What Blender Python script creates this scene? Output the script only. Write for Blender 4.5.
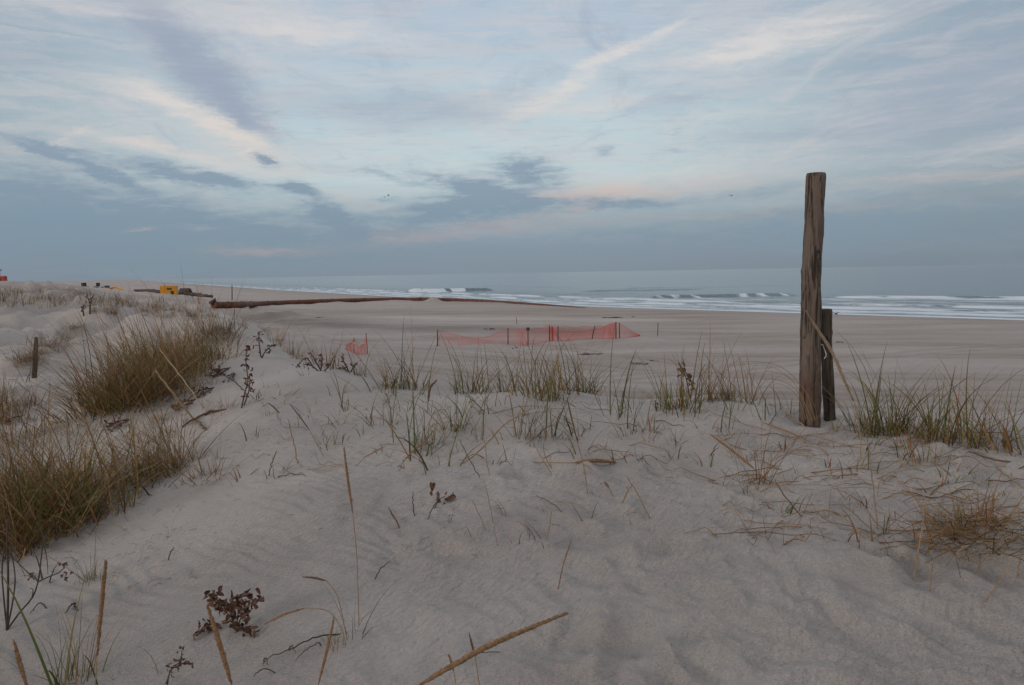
import bpy, math, random
import numpy as np
from mathutils import Vector, Matrix

random.seed(7); RS = np.random.RandomState(11)
sc = bpy.context.scene; COL = sc.collection
for o in list(bpy.data.objects): bpy.data.objects.remove(o)

# ------------------------------------------------------------------ camera
CZ = 7.0                                   # eye height above the sea
PITCH, ROLL, FPX = math.radians(5.17), math.radians(1.0), 768.0
cp, sp_, cr, sr = math.cos(PITCH), math.sin(PITCH), math.cos(ROLL), math.sin(ROLL)
Fv = Vector((0, cp, -sp_)); R0 = Vector((1, 0, 0)); U0 = Vector((0, sp_, cp))
Rv = R0*cr - U0*sr; Uv = R0*sr + U0*cr
cam = bpy.data.cameras.new('camera'); camo = bpy.data.objects.new('camera', cam); COL.objects.link(camo)
cam.sensor_width = 36; cam.lens = 36*FPX/1024; cam.clip_start = .05; cam.clip_end = 90000
M = Matrix.Identity(4)
for i in range(3): M[i][0] = Rv[i]; M[i][1] = Uv[i]; M[i][2] = -Fv[i]
M[2][3] = CZ
camo.matrix_world = M; sc.camera = camo

# ------------------------------------------------------------------ render / view
sc.view_settings.view_transform = 'Standard'; sc.view_settings.look = 'None'
sc.view_settings.exposure = 0; sc.view_settings.gamma = 1; sc.view_settings.use_curve_mapping = False

def s2l(c): return tuple((x/255/12.92 if x/255 <= .04045 else ((x/255+.055)/1.055)**2.4) for x in c)

def ray(px, py):
    d = Fv + Rv*((px-512)/FPX) + Uv*((342.5-py)/FPX)
    return d
def at(px, py, Y):
    d = ray(px, py); return Vector((0, 0, CZ)) + d*(Y/d.y)
def azel(px, py):
    d = ray(px, py); return math.atan2(d.x, d.y), math.atan2(d.z, math.hypot(d.x, d.y))

# ------------------------------------------------------------------ world: dusk sky, thin clouds
SUN_EL, SUN_ROT = math.radians(13), math.radians(236)
W = bpy.data.worlds.new('World'); sc.world = W; W.use_nodes = True
nt = W.node_tree; nt.nodes.clear(); NN = nt.nodes; LK = nt.links
def nd(tree, t, **kw):
    n = tree.nodes.new(t)
    for k, v in kw.items(): setattr(n, k, v)
    return n
def setin(tree, sock, v):
    if isinstance(v, bpy.types.NodeSocket): tree.links.new(v, sock)
    else: sock.default_value = v
def mth(tree, op, a, b=None, c=None, clamp=False):
    n = nd(tree, 'ShaderNodeMath', operation=op, use_clamp=clamp)
    setin(tree, n.inputs[0], a)
    if b is not None: setin(tree, n.inputs[1], b)
    if c is not None: setin(tree, n.inputs[2], c)
    return n.outputs[0]
def smooth(tree, v, lo, hi, a=0., b=1.):
    n = nd(tree, 'ShaderNodeMapRange', interpolation_type='SMOOTHSTEP')
    setin(tree, n.inputs['Value'], v)
    for k, x in zip(('From Min', 'From Max', 'To Min', 'To Max'), (lo, hi, a, b)): n.inputs[k].default_value = x
    return n.outputs['Result']
def mixc(tree, f, a, b, mode='MIX'):
    n = nd(tree, 'ShaderNodeMix', data_type='RGBA', blend_type=mode)
    setin(tree, n.inputs['Factor'], f)
    for s, v in ((n.inputs[6], a), (n.inputs[7], b)):
        if isinstance(v, tuple) and len(v) == 3: v = v+(1,)
        setin(tree, s, v)
    return n.outputs[2]
def noise(tree, vec, scale, detail=4, rough=.5, dist=0., out='Fac'):
    n = nd(tree, 'ShaderNodeTexNoise')
    if vec is not None: tree.links.new(vec, n.inputs['Vector'])
    n.inputs['Scale'].default_value = scale; n.inputs['Detail'].default_value = detail
    n.inputs['Roughness'].default_value = rough; n.inputs['Distortion'].default_value = dist
    return n.outputs[out]
def mapping(tree, vec, loc=(0, 0, 0), rot=(0, 0, 0), scale=(1, 1, 1), typ='POINT'):
    n = nd(tree, 'ShaderNodeMapping', vector_type=typ)
    tree.links.new(vec, n.inputs['Vector'])
    n.inputs['Location'].default_value = loc; n.inputs['Rotation'].default_value = rot; n.inputs['Scale'].default_value = scale
    return n.outputs[0]
def ramp(tree, f, stops, interp='LINEAR'):
    n = nd(tree, 'ShaderNodeValToRGB'); tree.links.new(f, n.inputs[0]); cr_ = n.color_ramp; cr_.interpolation = interp
    while len(cr_.elements) < len(stops): cr_.elements.new(.5)
    for e, (p, c) in zip(cr_.elements, stops):
        e.position = p; e.color = tuple(c)+(1,) if len(c) == 3 else c
    return n.outputs[0]

tc = nd(nt, 'ShaderNodeTexCoord').outputs['Generated']
sep = nd(nt, 'ShaderNodeSeparateXYZ'); LK.new(tc, sep.inputs[0])
dx, dy, dz = sep.outputs
az = mth(nt, 'ARCTAN2', dx, dy)
el = mth(nt, 'ARCSINE', dz)
comb = nd(nt, 'ShaderNodeCombineXYZ'); LK.new(az, comb.inputs[0]); LK.new(el, comb.inputs[1])
AE = comb.outputs[0]
# wispy warp, stretched along the horizon
wn = noise(nt, mapping(nt, AE, scale=(4, 13, 1)), 1.7, 10, .78, out='Color')
sub = nd(nt, 'ShaderNodeVectorMath', operation='SUBTRACT'); LK.new(wn, sub.inputs[0]); sub.inputs[1].default_value = (.5, .5, .5)
scl = nd(nt, 'ShaderNodeVectorMath', operation='MULTIPLY'); LK.new(sub.outputs[0], scl.inputs[0]); scl.inputs[1].default_value = (.13, .040, 0)
add = nd(nt, 'ShaderNodeVectorMath', operation='ADD'); LK.new(AE, add.inputs[0]); LK.new(scl.outputs[0], add.inputs[1])
AEW = add.outputs[0]
def blob(px, py, L, S, ang, k):
    a0, e0 = azel(px, py)
    r = math.radians(ang)
    a1, e1 = azel(px+math.cos(r)*20, py+math.sin(r)*20)
    a2, e2 = azel(px-math.sin(r)*20, py+math.cos(r)*20)
    sL = math.hypot(a1-a0, e1-e0)/20*L; sS = math.hypot(a2-a0, e2-e0)/20*S
    m = mapping(nt, AEW, loc=(a0, e0, 0), rot=(0, 0, math.atan2(e1-e0, a1-a0)), scale=(sL, sS, 1), typ='TEXTURE')
    d = nd(nt, 'ShaderNodeVectorMath', operation='DOT_PRODUCT'); LK.new(m, d.inputs[0]); LK.new(m, d.inputs[1])
    g = mth(nt, 'MULTIPLY', d.outputs['Value'], -1.0); g = mth(nt, 'EXPONENT', g)
    return g, k
def total(lst):
    t = None
    for b in lst:
        g, k = blob(*b)
        t = mth(nt, 'MULTIPLY', g, k) if t is None else mth(nt, 'MULTIPLY_ADD', g, k, t)
    return t
dark_hi = [(150, 15, 80, 36, 46, .62), (208, 80, 76, 27, 48, .80), (250, 122, 36, 14, 20, .5), (370, 108, 120, 24, 4, .62), (500, 118, 60, 16, 5, .25),
           (30, 62, 60, 14, 6, .3), (935, 32, 95, 5, -26, .42), (950, 110, 190, 62, -14, .6), (760, 135, 85, 9, -4, .38), (690, 100, 90, 12, -12, .3),
           (430, 30, 80, 14, 25, .28), (1000, 60, 90, 50, -10, .3)]
dark_lo = [(268, 157, 15, 7, 12, .95), (293, 186, 15, 5, 3, .8), (200, 176, 70, 8, 9, .95), (60, 158, 95, 5, 20, .8), (40, 142, 70, 4, 17, .5), (30, 215, 260, 52, 7, 1.1),
           (260, 245, 190, 28, 3, .6), (325, 212, 40, 13, 38, .85), (458, 208, 72, 14, -6, 1.1), (470, 188, 55, 11, 18, .9), (526, 172, 46, 16, 4, 1.0),
           (385, 175, 40, 4, 14, .5), (610, 203, 85, 7, -2, .75), (602, 152, 18, 6, 5, .55), (680, 148, 30, 4, 5, .35), (700, 240, 360, 26, -1, .5), (900, 215, 200, 30, -3, .4),
           (385, 197, 16, 3, 0, .4), (770, 190, 60, 6, -4, .4)]
light = [(60, 10, 110, 16, 2, .6), (320, 32, 130, 20, 7, .85), (130, 92, 70, 10, 18, .4), (205, 118, 85, 11, 26, .95), (165, 150, 90, 9, 12, .85), (245, 150, 70, 14, 20, .6), (20, 148, 40, 10, 0, .5),
         (65, 140, 25, 7, -30, .5), (560, 92, 80, 8, -30, .65), (650, 35, 70, 6, -30, .65), (700, 25, 40, 10, -20, .35), (800, 30, 120, 24, -14, .75), (730, 55, 60, 12, -10, .5), (590, 105, 90, 14, -6, .5),
         (440, 236, 150, 8, -5, .72), (590, 194, 90, 11, -3, 1.0), (480, 222, 40, 5, -4, .6), (560, 212, 50, 4, -6, .6), (250, 251, 62, 6, 1, .8), (370, 205, 60, 9, 12, .45), (340, 232, 60, 6, 3, .5),
         (700, 180, 140, 16, -4, .5), (930, 180, 150, 6, -5, .6), (860, 205, 180, 5, -5, .4), (144, 229, 16, 3, 0, .85), (198, 229, 20, 2.5, 2, .6), (72, 194, 26, 4, 6, .45), (137, 210, 14, 3, 10, .4), (110, 240, 60, 3, 0, .3), (660, 218, 180, 5, -2, .3),
         (560, 70, 250, 25, -8, .25), (720, 115, 120, 6, -10, .3)]
tn = noise(nt, mapping(nt, AEW, rot=(0, 0, .05), scale=(4, 26, 1)), 2.6, 8, .66)
tn2 = noise(nt, mapping(nt, AE, loc=(3, 1, 0), scale=(9, 40, 1)), 2.0, 5, .6, 1.2)
rip = nd(nt, 'ShaderNodeTexWave', wave_type='BANDS', bands_direction='Y'); LK.new(mapping(nt, AE, rot=(0, 0, -.08), scale=(6, 55, 1)), rip.inputs[0])
rip.inputs['Scale'].default_value = .9; rip.inputs['Distortion'].default_value = 5; rip.inputs['Detail'].default_value = 3; rip.inputs['Detail Scale'].default_value = 1.2
tex = mth(nt, 'MULTIPLY_ADD', tn, 2.4, -.2); tex2 = mth(nt, 'MULTIPLY_ADD', tn2, .9, .55)
ripm = mth(nt, 'MULTIPLY_ADD', rip.outputs['Fac'], .07, .96)
mh = mth(nt, 'MULTIPLY', mth(nt, 'MULTIPLY', total(dark_hi), ripm), mth(nt, 'MULTIPLY_ADD', tn, .5, .75))
ml = mth(nt, 'MULTIPLY', total(dark_lo), mth(nt, 'MULTIPLY', mth(nt,'MULTIPLY_ADD',tn,.8,.6), tex2))
mw = mth(nt, 'MULTIPLY', total(light), mth(nt, 'MULTIPLY', tex, tex2))
mh = mth(nt, 'MULTIPLY', mh, mth(nt, 'MULTIPLY_ADD', noise(nt, AEW, 14, 8, .7), .9, .55))
mh = smooth(nt, mh, .0, 1.2); ml = mth(nt, 'MULTIPLY', ml, smooth(nt, noise(nt, mapping(nt, AE, rot=(0, 0, .04), scale=(14, 60, 1)), 1.5, 7, .65, .5), .3, .62, .62, 1.25))
ml = smooth(nt, ml, .06, 1.05); mw = smooth(nt, mw, .02, 1.35)
# clear-air base by elevation, greyer away from the middle of the bay
base = ramp(nt, mth(nt, 'MULTIPLY', el, 1/1.4, clamp=True),
            [(0, s2l((130, 144, 156))), (.03/1.4, s2l((135, 149, 163))), (.07/1.4, s2l((152, 170, 180))), (.12/1.4, s2l((192, 209, 213))), (.19/1.4, s2l((192, 211, 218))),
             (.28/1.4, s2l((180, 198, 213))), (.36/1.4, s2l((180, 194, 210))), (.42/1.4, s2l((182, 194, 210))), (.62/1.4, s2l((216, 220, 228))), (1., s2l((228, 230, 234)))])  # brightest stops lie overhead, out of view, raised to light the sand
edge = smooth(nt, mth(nt, 'ABSOLUTE', mth(nt, 'ADD', az, .06)), .12, .72)
base = mixc(nt, mth(nt, 'MULTIPLY', mth(nt, 'MULTIPLY', edge, smooth(nt, el, .75, .35)), .70), base, ramp(nt, mth(nt, 'MULTIPLY', el, 1/.3, clamp=True), [(0, s2l((118, 132, 142))), (.4, s2l((124, 139, 152))), (1, s2l((128, 146, 162)))]))
# fine high streaks everywhere, also in the sky behind the camera
fine = smooth(nt, noise(nt, mapping(nt, AE, rot=(0, 0, -.06), scale=(2.2, 16, 1)), 2.4, 7, .62, .6), .42, .72)
hi = smooth(nt, el, .03, .16)
fine3 = smooth(nt, noise(nt, mapping(nt, AEW, rot=(0, 0, -.10), loc=(2, 5, 0), scale=(3.0, 34, 1)), 2.2, 8, .66, .4), .44, .64)
base = mixc(nt, mth(nt, 'MULTIPLY', mth(nt, 'MULTIPLY', fine, .48), hi), base, s2l((200, 198, 203)))
fine2 = smooth(nt, noise(nt, mapping(nt, AEW, loc=(7, 3, 0), scale=(2.6, 14, 1)), 1.7, 6, .6), .48, .75)
base = mixc(nt, mth(nt, 'MULTIPLY', fine2, .30), base, s2l((148, 164, 183)))
c0_ = mixc(nt, mth(nt, 'MULTIPLY', mth(nt, 'MULTIPLY', fine3, .38), hi), base, s2l((206, 203, 205)))
base = c0_
# cloud streets on a flat layer, fanning out from the middle of the horizon
zz_ = mth(nt, 'ADD', mth(nt, 'MAXIMUM', dz, 0.0), .07)
cmb = nd(nt, 'ShaderNodeCombineXYZ'); LK.new(mth(nt, 'DIVIDE', dx, zz_), cmb.inputs[0]); LK.new(mth(nt, 'DIVIDE', dy, zz_), cmb.inputs[1]); PLN = cmb.outputs[0]
st1 = noise(nt, mapping(nt, PLN, rot=(0, 0, .12), scale=(1.5, .42, 1)), 1.25, 9, .66, .7)
st2 = noise(nt, mapping(nt, PLN, loc=(4, 9, 0), rot=(0, 0, -.1), scale=(1.2, .5, 1)), 1.6, 9, .68, 1.1)
st3 = noise(nt, mapping(nt, PLN, loc=(1, 2, 0), scale=(2.2, 5.5, 1)), 2.2, 4, .55, .8)
hi2 = smooth(nt, el, .05, .18)
base = mixc(nt, mth(nt, 'MULTIPLY', mth(nt, 'MULTIPLY', smooth(nt, st1, .50, .70), .50), hi2), base, s2l((216, 210, 208)))
base = mixc(nt, mth(nt, 'MULTIPLY', mth(nt, 'MULTIPLY', smooth(nt, st2, .52, .74), .55), hi2), base, s2l((150, 166, 188)))
base = mixc(nt, mth(nt, 'MULTIPLY', mth(nt, 'MULTIPLY', smooth(nt, st3, .50, .70), .22), hi2), base, s2l((158, 172, 190)))
wcol = ramp(nt, mth(nt, 'MULTIPLY', el, 1/.4, clamp=True), [(0, s2l((170, 158, 160))), (.2, s2l((178, 165, 166))), (.32, s2l((222, 211, 203))), (.6, s2l((221, 217, 214))), (1, s2l((212, 208, 212)))])
c = mixc(nt, mh, base, s2l((157, 168, 186)))
c = mixc(nt, mth(nt, 'MULTIPLY', mw, .9), c, wcol)
lcol = ramp(nt, mth(nt, 'MULTIPLY', el, 1/.2, clamp=True), [(0, s2l((128, 145, 158))), (.35, s2l((127, 149, 167))), (1, s2l((143, 161, 181)))])
small_l = total([(250, 251, 60, 5, 1, .9), (144, 229, 15, 2.2, 0, 1.1), (198, 229, 18, 2, 2, .8), (440, 240, 140, 5, -5, .6), (930, 181, 140, 4, -5, .5)])
mix_l = mth(nt, 'MULTIPLY', ml, mth(nt, 'SUBTRACT', .92, mth(nt, 'MULTIPLY', small_l, .7), clamp=True))
c = mixc(nt, mix_l, c, lcol)
sky = nd(nt, 'ShaderNodeTexSky', sky_type='NISHITA'); sky.sun_disc = False; sky.sun_elevation = SUN_EL; sky.sun_rotation = SUN_ROT
sky.air_density = 1.2; sky.dust_density = 2
c10 = nd(nt, 'ShaderNodeVectorMath', operation='SCALE'); LK.new(c, c10.inputs[0]); c10.inputs['Scale'].default_value = 10*1.0
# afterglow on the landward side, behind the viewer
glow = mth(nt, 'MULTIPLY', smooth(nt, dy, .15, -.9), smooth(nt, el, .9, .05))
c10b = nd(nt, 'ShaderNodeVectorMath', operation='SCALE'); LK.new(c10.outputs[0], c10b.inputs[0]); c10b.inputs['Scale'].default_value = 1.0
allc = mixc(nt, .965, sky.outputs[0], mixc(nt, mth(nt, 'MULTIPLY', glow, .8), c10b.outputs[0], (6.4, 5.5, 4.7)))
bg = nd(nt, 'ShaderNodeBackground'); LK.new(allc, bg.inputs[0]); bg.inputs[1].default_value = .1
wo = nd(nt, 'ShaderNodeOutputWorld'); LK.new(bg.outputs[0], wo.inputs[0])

sl = bpy.data.lights.new('sun', 'SUN'); sl.energy = .95; sl.angle = math.radians(15); sl.color = (1, .86, .73)
slo = bpy.data.objects.new('sun', sl); COL.objects.link(slo)
sd = Vector((math.sin(SUN_ROT)*math.cos(SUN_EL), math.cos(SUN_ROT)*math.cos(SUN_EL), math.sin(SUN_EL)))
slo.rotation_euler = (-sd).to_track_quat('-Z', 'Y').to_euler()

# ------------------------------------------------------------------ numpy noise
_perm = RS.permutation(256); _grad = RS.rand(256, 2)*2-1
_grad /= np.linalg.norm(_grad, axis=1)[:, None]
def pn(x, y):
    xi = np.floor(x).astype(np.int64); yi = np.floor(y).astype(np.int64); xf = x-xi; yf = y-yi
    u = xf*xf*xf*(xf*(xf*6-15)+10); v = yf*yf*yf*(yf*(yf*6-15)+10)
    def g(ix, iy, fx, fy):
        gr = _grad[_perm[(_perm[ix & 255]+iy) & 255]]; return gr[..., 0]*fx+gr[..., 1]*fy
    a = g(xi, yi, xf, yf); b = g(xi+1, yi, xf-1, yf); c_ = g(xi, yi+1, xf, yf-1); d = g(xi+1, yi+1, xf-1, yf-1)
    return (a+(b-a)*u)+((c_+(d-c_)*u)-(a+(b-a)*u))*v
def fbm(x, y, o=4, r=.5):
    t = 0; a = 1.
    for k in range(o): t = t+a*pn(x*2**k+17.3*k, y*2**k-9.1*k); a *= r
    return t
def ss(x, a, b):
    t = np.clip((x-a)/(b-a), 0, 1); return t*t*(3-2*t)

# ------------------------------------------------------------------ terrain height (relative to the eye: 0)
SY = np.array([-6000, -500, 0, 50, 96, 153, 250, 413, 900, 2000, 40000.]); SX = np.array([5200, 560, 150, 103, 64, 17, -38, -125, -365, -907, -19600.])
NS = (.8, .6)
def shore_d(X, Y):      # approx. distance out to sea (+) from the water line
    return (X-np.interp(Y, SY, SX))*.8
PD = np.array([0, 8, 20, 60, 90, 200.]); PZ = np.array([-7.0, -6.55, -6.25, -5.65, -5.25, -4.7])
def beach(X, Y):
    d = shore_d(X, Y)
    return np.where(d > 0, -7-np.minimum(d*.05, 4), np.interp(-d, PD, PZ))
vis = [(-260, 700, -1.6), (0, 690, -1.55), (200, 690, -1.45), (512, 690, -1.4), (800, 690, -1.38), (1024, 690, -1.4), (1300, 690, -1.4),
 (0, 600, -1.55), (200, 580, -1.42), (400, 580, -1.36), (600, 580, -1.33), (800, 580, -1.3), (1000, 580, -1.3), (1250, 560, -1.25),
 (0, 550, -1.6), (100, 530, -1.52), (200, 500, -1.35), (300, 500, -1.28), (450, 500, -1.27), (650, 500, -1.27), (850, 500, -1.22), (1024, 520, -1.2),
 (130, 470, -1.55), (200, 440, -1.35), (250, 420, -1.18), (330, 420, -1.18), (450, 440, -1.2), (600, 450, -1.22), (750, 440, -1.2), (900, 440, -1.17), (1024, 450, -1.12),
 (245, 345, -1.0), (300, 362, -1.08), (350, 374, -1.09), (400, 386, -1.10), (475, 393, -1.12), (565, 389, -1.08), (612, 401, -1.14), (660, 407, -1.15), (720, 401, -1.12), (780, 413, -1.17), (840, 421, -1.19), (900, 424, -1.17), (1024, 432, -1.13), (1150, 436, -1.1),
 (240, 320, -.88), (185, 350, -1.0), (130, 410, -1.3), (80, 430, -1.45), (60, 400, -1.5), (20, 450, -1.6), (-60, 450, -1.6), (-60, 380, -1.4), (30, 365, -1.35), (75, 345, -1.18), (110, 330, -1.05), (20, 325, -1.05), (105, 316, -.93), (150, 318, -.95), (200, 316, -.9),
 (50, 304, -.95), (20, 301, -.95), (-40, 298, -.9), (0, 292, -.7), (110, 302, -1.4), (30, 283.6, -.3), (72, 288.5, -1.2), (86, 293, -2.0), (105, 294.5, -2.4), (150, 297, -3.0), (-60, 284, -.1), (55, 283.5, -.5)]
hid = [(600, 8.6, -1.55), (600, 11, -2.7), (600, 16, -4.2), (600, 26, -5.1), (720, 8.4, -1.5), (815, 7.6, -1.55), (815, 10, -2.6), (815, 16, -4.2), (815, 26, -5.1), (1024, 7.5, -1.5), (1024, 10, -2.6), (1024, 16, -4.2), (1024, 26, -5.1), (1300, 8, -1.7), (1300, 12, -3.5), (1300, 20, -5),
 (450, 9.8, -1.6), (450, 12.5, -2.6), (450, 18, -4.1), (450, 28, -5.05), (320, 13, -1.75), (320, 17, -2.8), (320, 24, -4.2), (320, 35, -5.05), (245, 18, -1.5), (245, 24, -2.7), (245, 34, -4.2), (245, 48, -5.0),
 (200, 24, -1.6), (200, 34, -2.6), (200, 50, -3.9), (150, 60, -2.6), (110, 24, -1.25), (200, 80, -4.5), (190, 110, -4.7), (150, 130, -3.9), (100, 220, -4.3), (40, 220, -3.2), (-40, 250, -3), (-40, 500, -4), (130, 220, -4.7)]
def apol(X, Y): return np.arctan2(X, Y)/.22, np.log(np.hypot(X, Y)+.3)/.45
cpx, cpy, cz = [], [], []
for px, py, z in vis:
    d = ray(px, py); t = z/d.z
    if px < 120 and py < 286: t = 130/d.y; z = d.z*t
    cpx.append(d.x*t); cpy.append(d.y*t); cz.append(z)
for px, Y, z in hid: cpx.append((px-512)/FPX*Y); cpy.append(Y); cz.append(z)
for a in (-2.6, -1.9, -1.2, 1.2, 1.9, 2.6, 3.1):
    for r, z in ((1, -1.45), (4, -1.4), (12, -1.2)): cpx.append(math.sin(a)*r); cpy.append(math.cos(a)*r); cz.append(z)
for X, Y in ((0, .3),): cpx.append(X); cpy.append(Y); cz.append(-1.45)
cpx, cpy, cz = map(np.array, (cpx, cpy, cz))
res = cz-beach(cpx, cpy)
zx, zy = [], []
for px in (230, 330, 430, 550, 680, 850, 1024, 1300):
    for Y in (45, 70, 110, 200, 420): 
        if px == 230 and Y < 70: continue
        zx.append((px-512)/FPX*Y); zy.append(Y)
for px in (-200, -40, 60, 140): 
    for Y in (800, 2500): zx.append((px-512)/FPX*Y); zy.append(Y)
ax_ = np.concatenate([cpx, zx]); ay_ = np.concatenate([cpy, zy]); av_ = np.concatenate([res, np.zeros(len(zx))])
cu, cv = apol(ax_, ay_)
def kern(r2): return np.sqrt(r2+.02)
Kd = (cu[:, None]-cu[None])**2+(cv[:, None]-cv[None])**2
n = len(cu); A = np.zeros((n+3, n+3)); A[:n, :n] = kern(Kd)+np.eye(n)*-.004; A[:n, n] = 1; A[:n, n+1] = cu; A[:n, n+2] = cv; A[n:, :n] = A[:n, n:].T
sol = np.linalg.solve(A, np.concatenate([av_, [0, 0, 0]]))
def base_h(X, Y):
    sh = X.shape; X = X.ravel(); Y = Y.ravel(); u, v = apol(X, Y); out = np.zeros(len(X))
    for i in range(0, len(X), 40000):
        s = slice(i, i+40000)
        k = kern((u[s, None]-cu[None])**2+(v[s, None]-cv[None])**2)
        out[s] = k@sol[:n]+sol[n]+sol[n+1]*u[s]+sol[n+2]*v[s]
    r = np.hypot(X, Y); b = beach(X, Y)
    azx = np.arctan2(X, Y)
    w = 1-ss(r, np.where(azx > -.33, 60, 260), np.where(azx > -.33, 110, 480))
    w = np.where(Y < 0, 1-ss(r, 20, 60), w)
    zb = np.where(Y < 0, -1.2, b)
    return (out*w+np.where(Y < 0, ss(-Y, 0, 60)*0, 0)+b).reshape(sh)
def seg_d(X, Y, pts):
    best = np.full(X.shape, 1e9)
    for (x0, y0), (x1, y1) in zip(pts[:-1], pts[1:]):
        ux, uy = x1-x0, y1-y0; t = np.clip(((X-x0)*ux+(Y-y0)*uy)/(ux*ux+uy*uy), 0, 1)
        best = np.minimum(best, np.hypot(X-x0-ux*t, Y-y0-uy*t))
    return best
def gp(px, py, z): d = ray(px, py); t = z/d.z; return (d.x*t, d.y*t)
tracks = []
for (pts, z) in (([(1100, 372), (900, 372), (700, 372), (560, 362), (420, 348), (330, 340)], -5.2), ([(1100, 389), (900, 388), (760, 385), (600, 382), (500, 376), (380, 362)], -5.15),
                 ([(1100, 396), (800, 392), (640, 391), (520, 390)], -5.1), ([(1100, 340), (800, 338), (640, 334), (520, 352)], -5.35), ([(600, 398), (720, 396), (880, 401), (1100, 404)], -5.05),
                 ([(300, 334), (420, 344), (560, 352), (700, 350), (1100, 349)], -5.2), ([(420, 333), (560, 344), (700, 362), (900, 392)], -5.2), ([(1100, 330), (900, 348), (700, 368), (560, 384)], -5.25)):
    P = [gp(x, y, z) for x, y in pts]
    for off in (-.9, .9): tracks.append([(x, y+off) for x, y in P])
PPX = [(214, 305.2), (240, 304.6), (262, 303.8), (320, 301.6), (380, 300.0), (430, 299.6), (480, 300.2), (535, 302.5), (585, 305.2)]
PW = []
for px_, py_ in PPX:
    d = ray(px_, py_); d = d/d.y; t = np.linspace(60, 240, 1500); zz = base_h(d.x*t, t)+.50
    k = np.where(d.z*t <= zz)[0]; t = t[k[0]] if len(k) else 150.; PW.append(Vector((d.x*t, t, d.z*t+CZ)))
def pipe_at(px_):
    xs_ = [p[0] for p in PPX]; return [float(np.interp(px_, xs_, [q[i] for q in PW])) for i in range(3)]
HP = []
for px_, a, s in ((262, .12, 5), (300, .15, 4), (345, .25, 3), (374, .34, 2.6), (396, .5, 2.2), (418, .2, 2.5), (434, .95, 1.1), (455, .2, 4), (490, .2, 5), (330, .3, 2.5)):
    q = pipe_at(px_); HP.append(((q[0]*.985, q[1]-2.6), a, s*.9))
HP += [((gp(x, y, -5.0)), a, s) for x, y, a, s in ((265, 316, .7, 3), (290, 314, .6, 4), (330, 316, .4, 5), (245, 312, .6, 3))]
FP = [(RS.uniform(-2, 4.5), RS.uniform(1.6, 4.9), RS.uniform(0, 3.1), RS.uniform(.7, 1.2)) for _ in range(95)]
PXY = (2.27, 5.78)
def height(X, Y, detail=True):
    X = np.asarray(X, float); Y = np.asarray(Y, float)
    z = base_h(X, Y); r = np.hypot(X, Y); azx = np.arctan2(X, Y)
    for (hx, hy), a, s in HP: z = z+a*np.exp(-((X-hx)**2/(s*s*2.2)+(Y-hy)**2/(s*s*1.1)))*(1+.5*fbm(X/2.5, Y/2.5, 2))
    land = ss(-shore_d(X, Y), 6, 40)
    left = ss(-azx, .18, .42)
    z = z+land*left*ss(r, 6, 14)*((.62-.45*ss(r, 70, 110))*fbm(X/2.6, Y/2.6, 4)+.10*(1-ss(r, 20, 40))*fbm(X/.7, Y/.7, 3))*np.clip(r/14, .6, 2.2)
    z = z+ss(-azx, .53, .60)*ss(r, 70, 110)*(1-ss(r, 200, 300))*.55*fbm(X/9, Y/9, 4)
    dune = 1-ss(r, 14, 26)
    z = z+dune*.05*fbm(X/1.3+4, Y/1.3, 3)
    z = z-.035*np.exp(-((X-PXY[0])**2+(Y-PXY[1])**2)/.035)+.03*np.exp(-((np.hypot(X-PXY[0], (Y-PXY[1]))-.36)/.13)**2)
    if detail:
        rough = ss(X+.35*Y, -.4, 1.6)*(1-ss(Y, 4.6, 6.2))
        z = z+dune*(.010+.014*rough)*fbm(X/.26, Y/.26, 3)+dune*rough*.017*(1-2*np.abs(fbm(X/.20+.8*fbm(X/.5,Y/.5,2), Y/.42, 2)))
        z = z+dune*.004*fbm(X/.055, Y/.055, 2, .6)
        # wind ripples running diagonally
        q = (X*.62+Y*.78)+.14*fbm(X/.6, Y/.6, 2)
        z = z+dune*(.0058*np.clip(.6+1.6*fbm(X/.8+9, Y/.8, 2), 0, 1.3))*np.sin(q*2*np.pi/.095)*(1-.5*rough)*(1+.9*fbm(X/.9+3, Y/.9, 2))*(1-ss(r, 6, 9))
        near = (r < 7)
        if near.any():
            xn, yn = X[near], Y[near]; zz = np.zeros(len(xn))
            for fx, fy, fa, fs in FP:
                ca, sa = math.cos(fa), math.sin(fa); u = ((xn-fx)*ca+(yn-fy)*sa)/(.16*fs); v = (-(xn-fx)*sa+(yn-fy)*ca)/(.085*fs)
                q2 = u*u+v*v; zz += np.where(q2 < 9, -.026*np.exp(-q2)+.012*np.exp(-(np.sqrt(q2)-1.55)**2*5), 0)
            z = z.copy(); z[near] += zz*(rough[near]*.95+.08)
        bm_ = land*ss(r, 22, 34)*(1-ss(r, 200, 300))
        z = z+bm_*(.05*fbm(X/1.6, Y/1.6, 3)+.10*fbm(X/9, Y/4, 3))
        for T in tracks:
            dd = seg_d(X, Y, T); z = z-.05*np.exp(-(dd/.28)**2)*(r < 120)
    return z
def H(x, y): return float(height(np.array([x]), np.array([y]), True)[0])+CZ
_ts = np.exp(np.linspace(math.log(.9), math.log(1500), 700))
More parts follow.
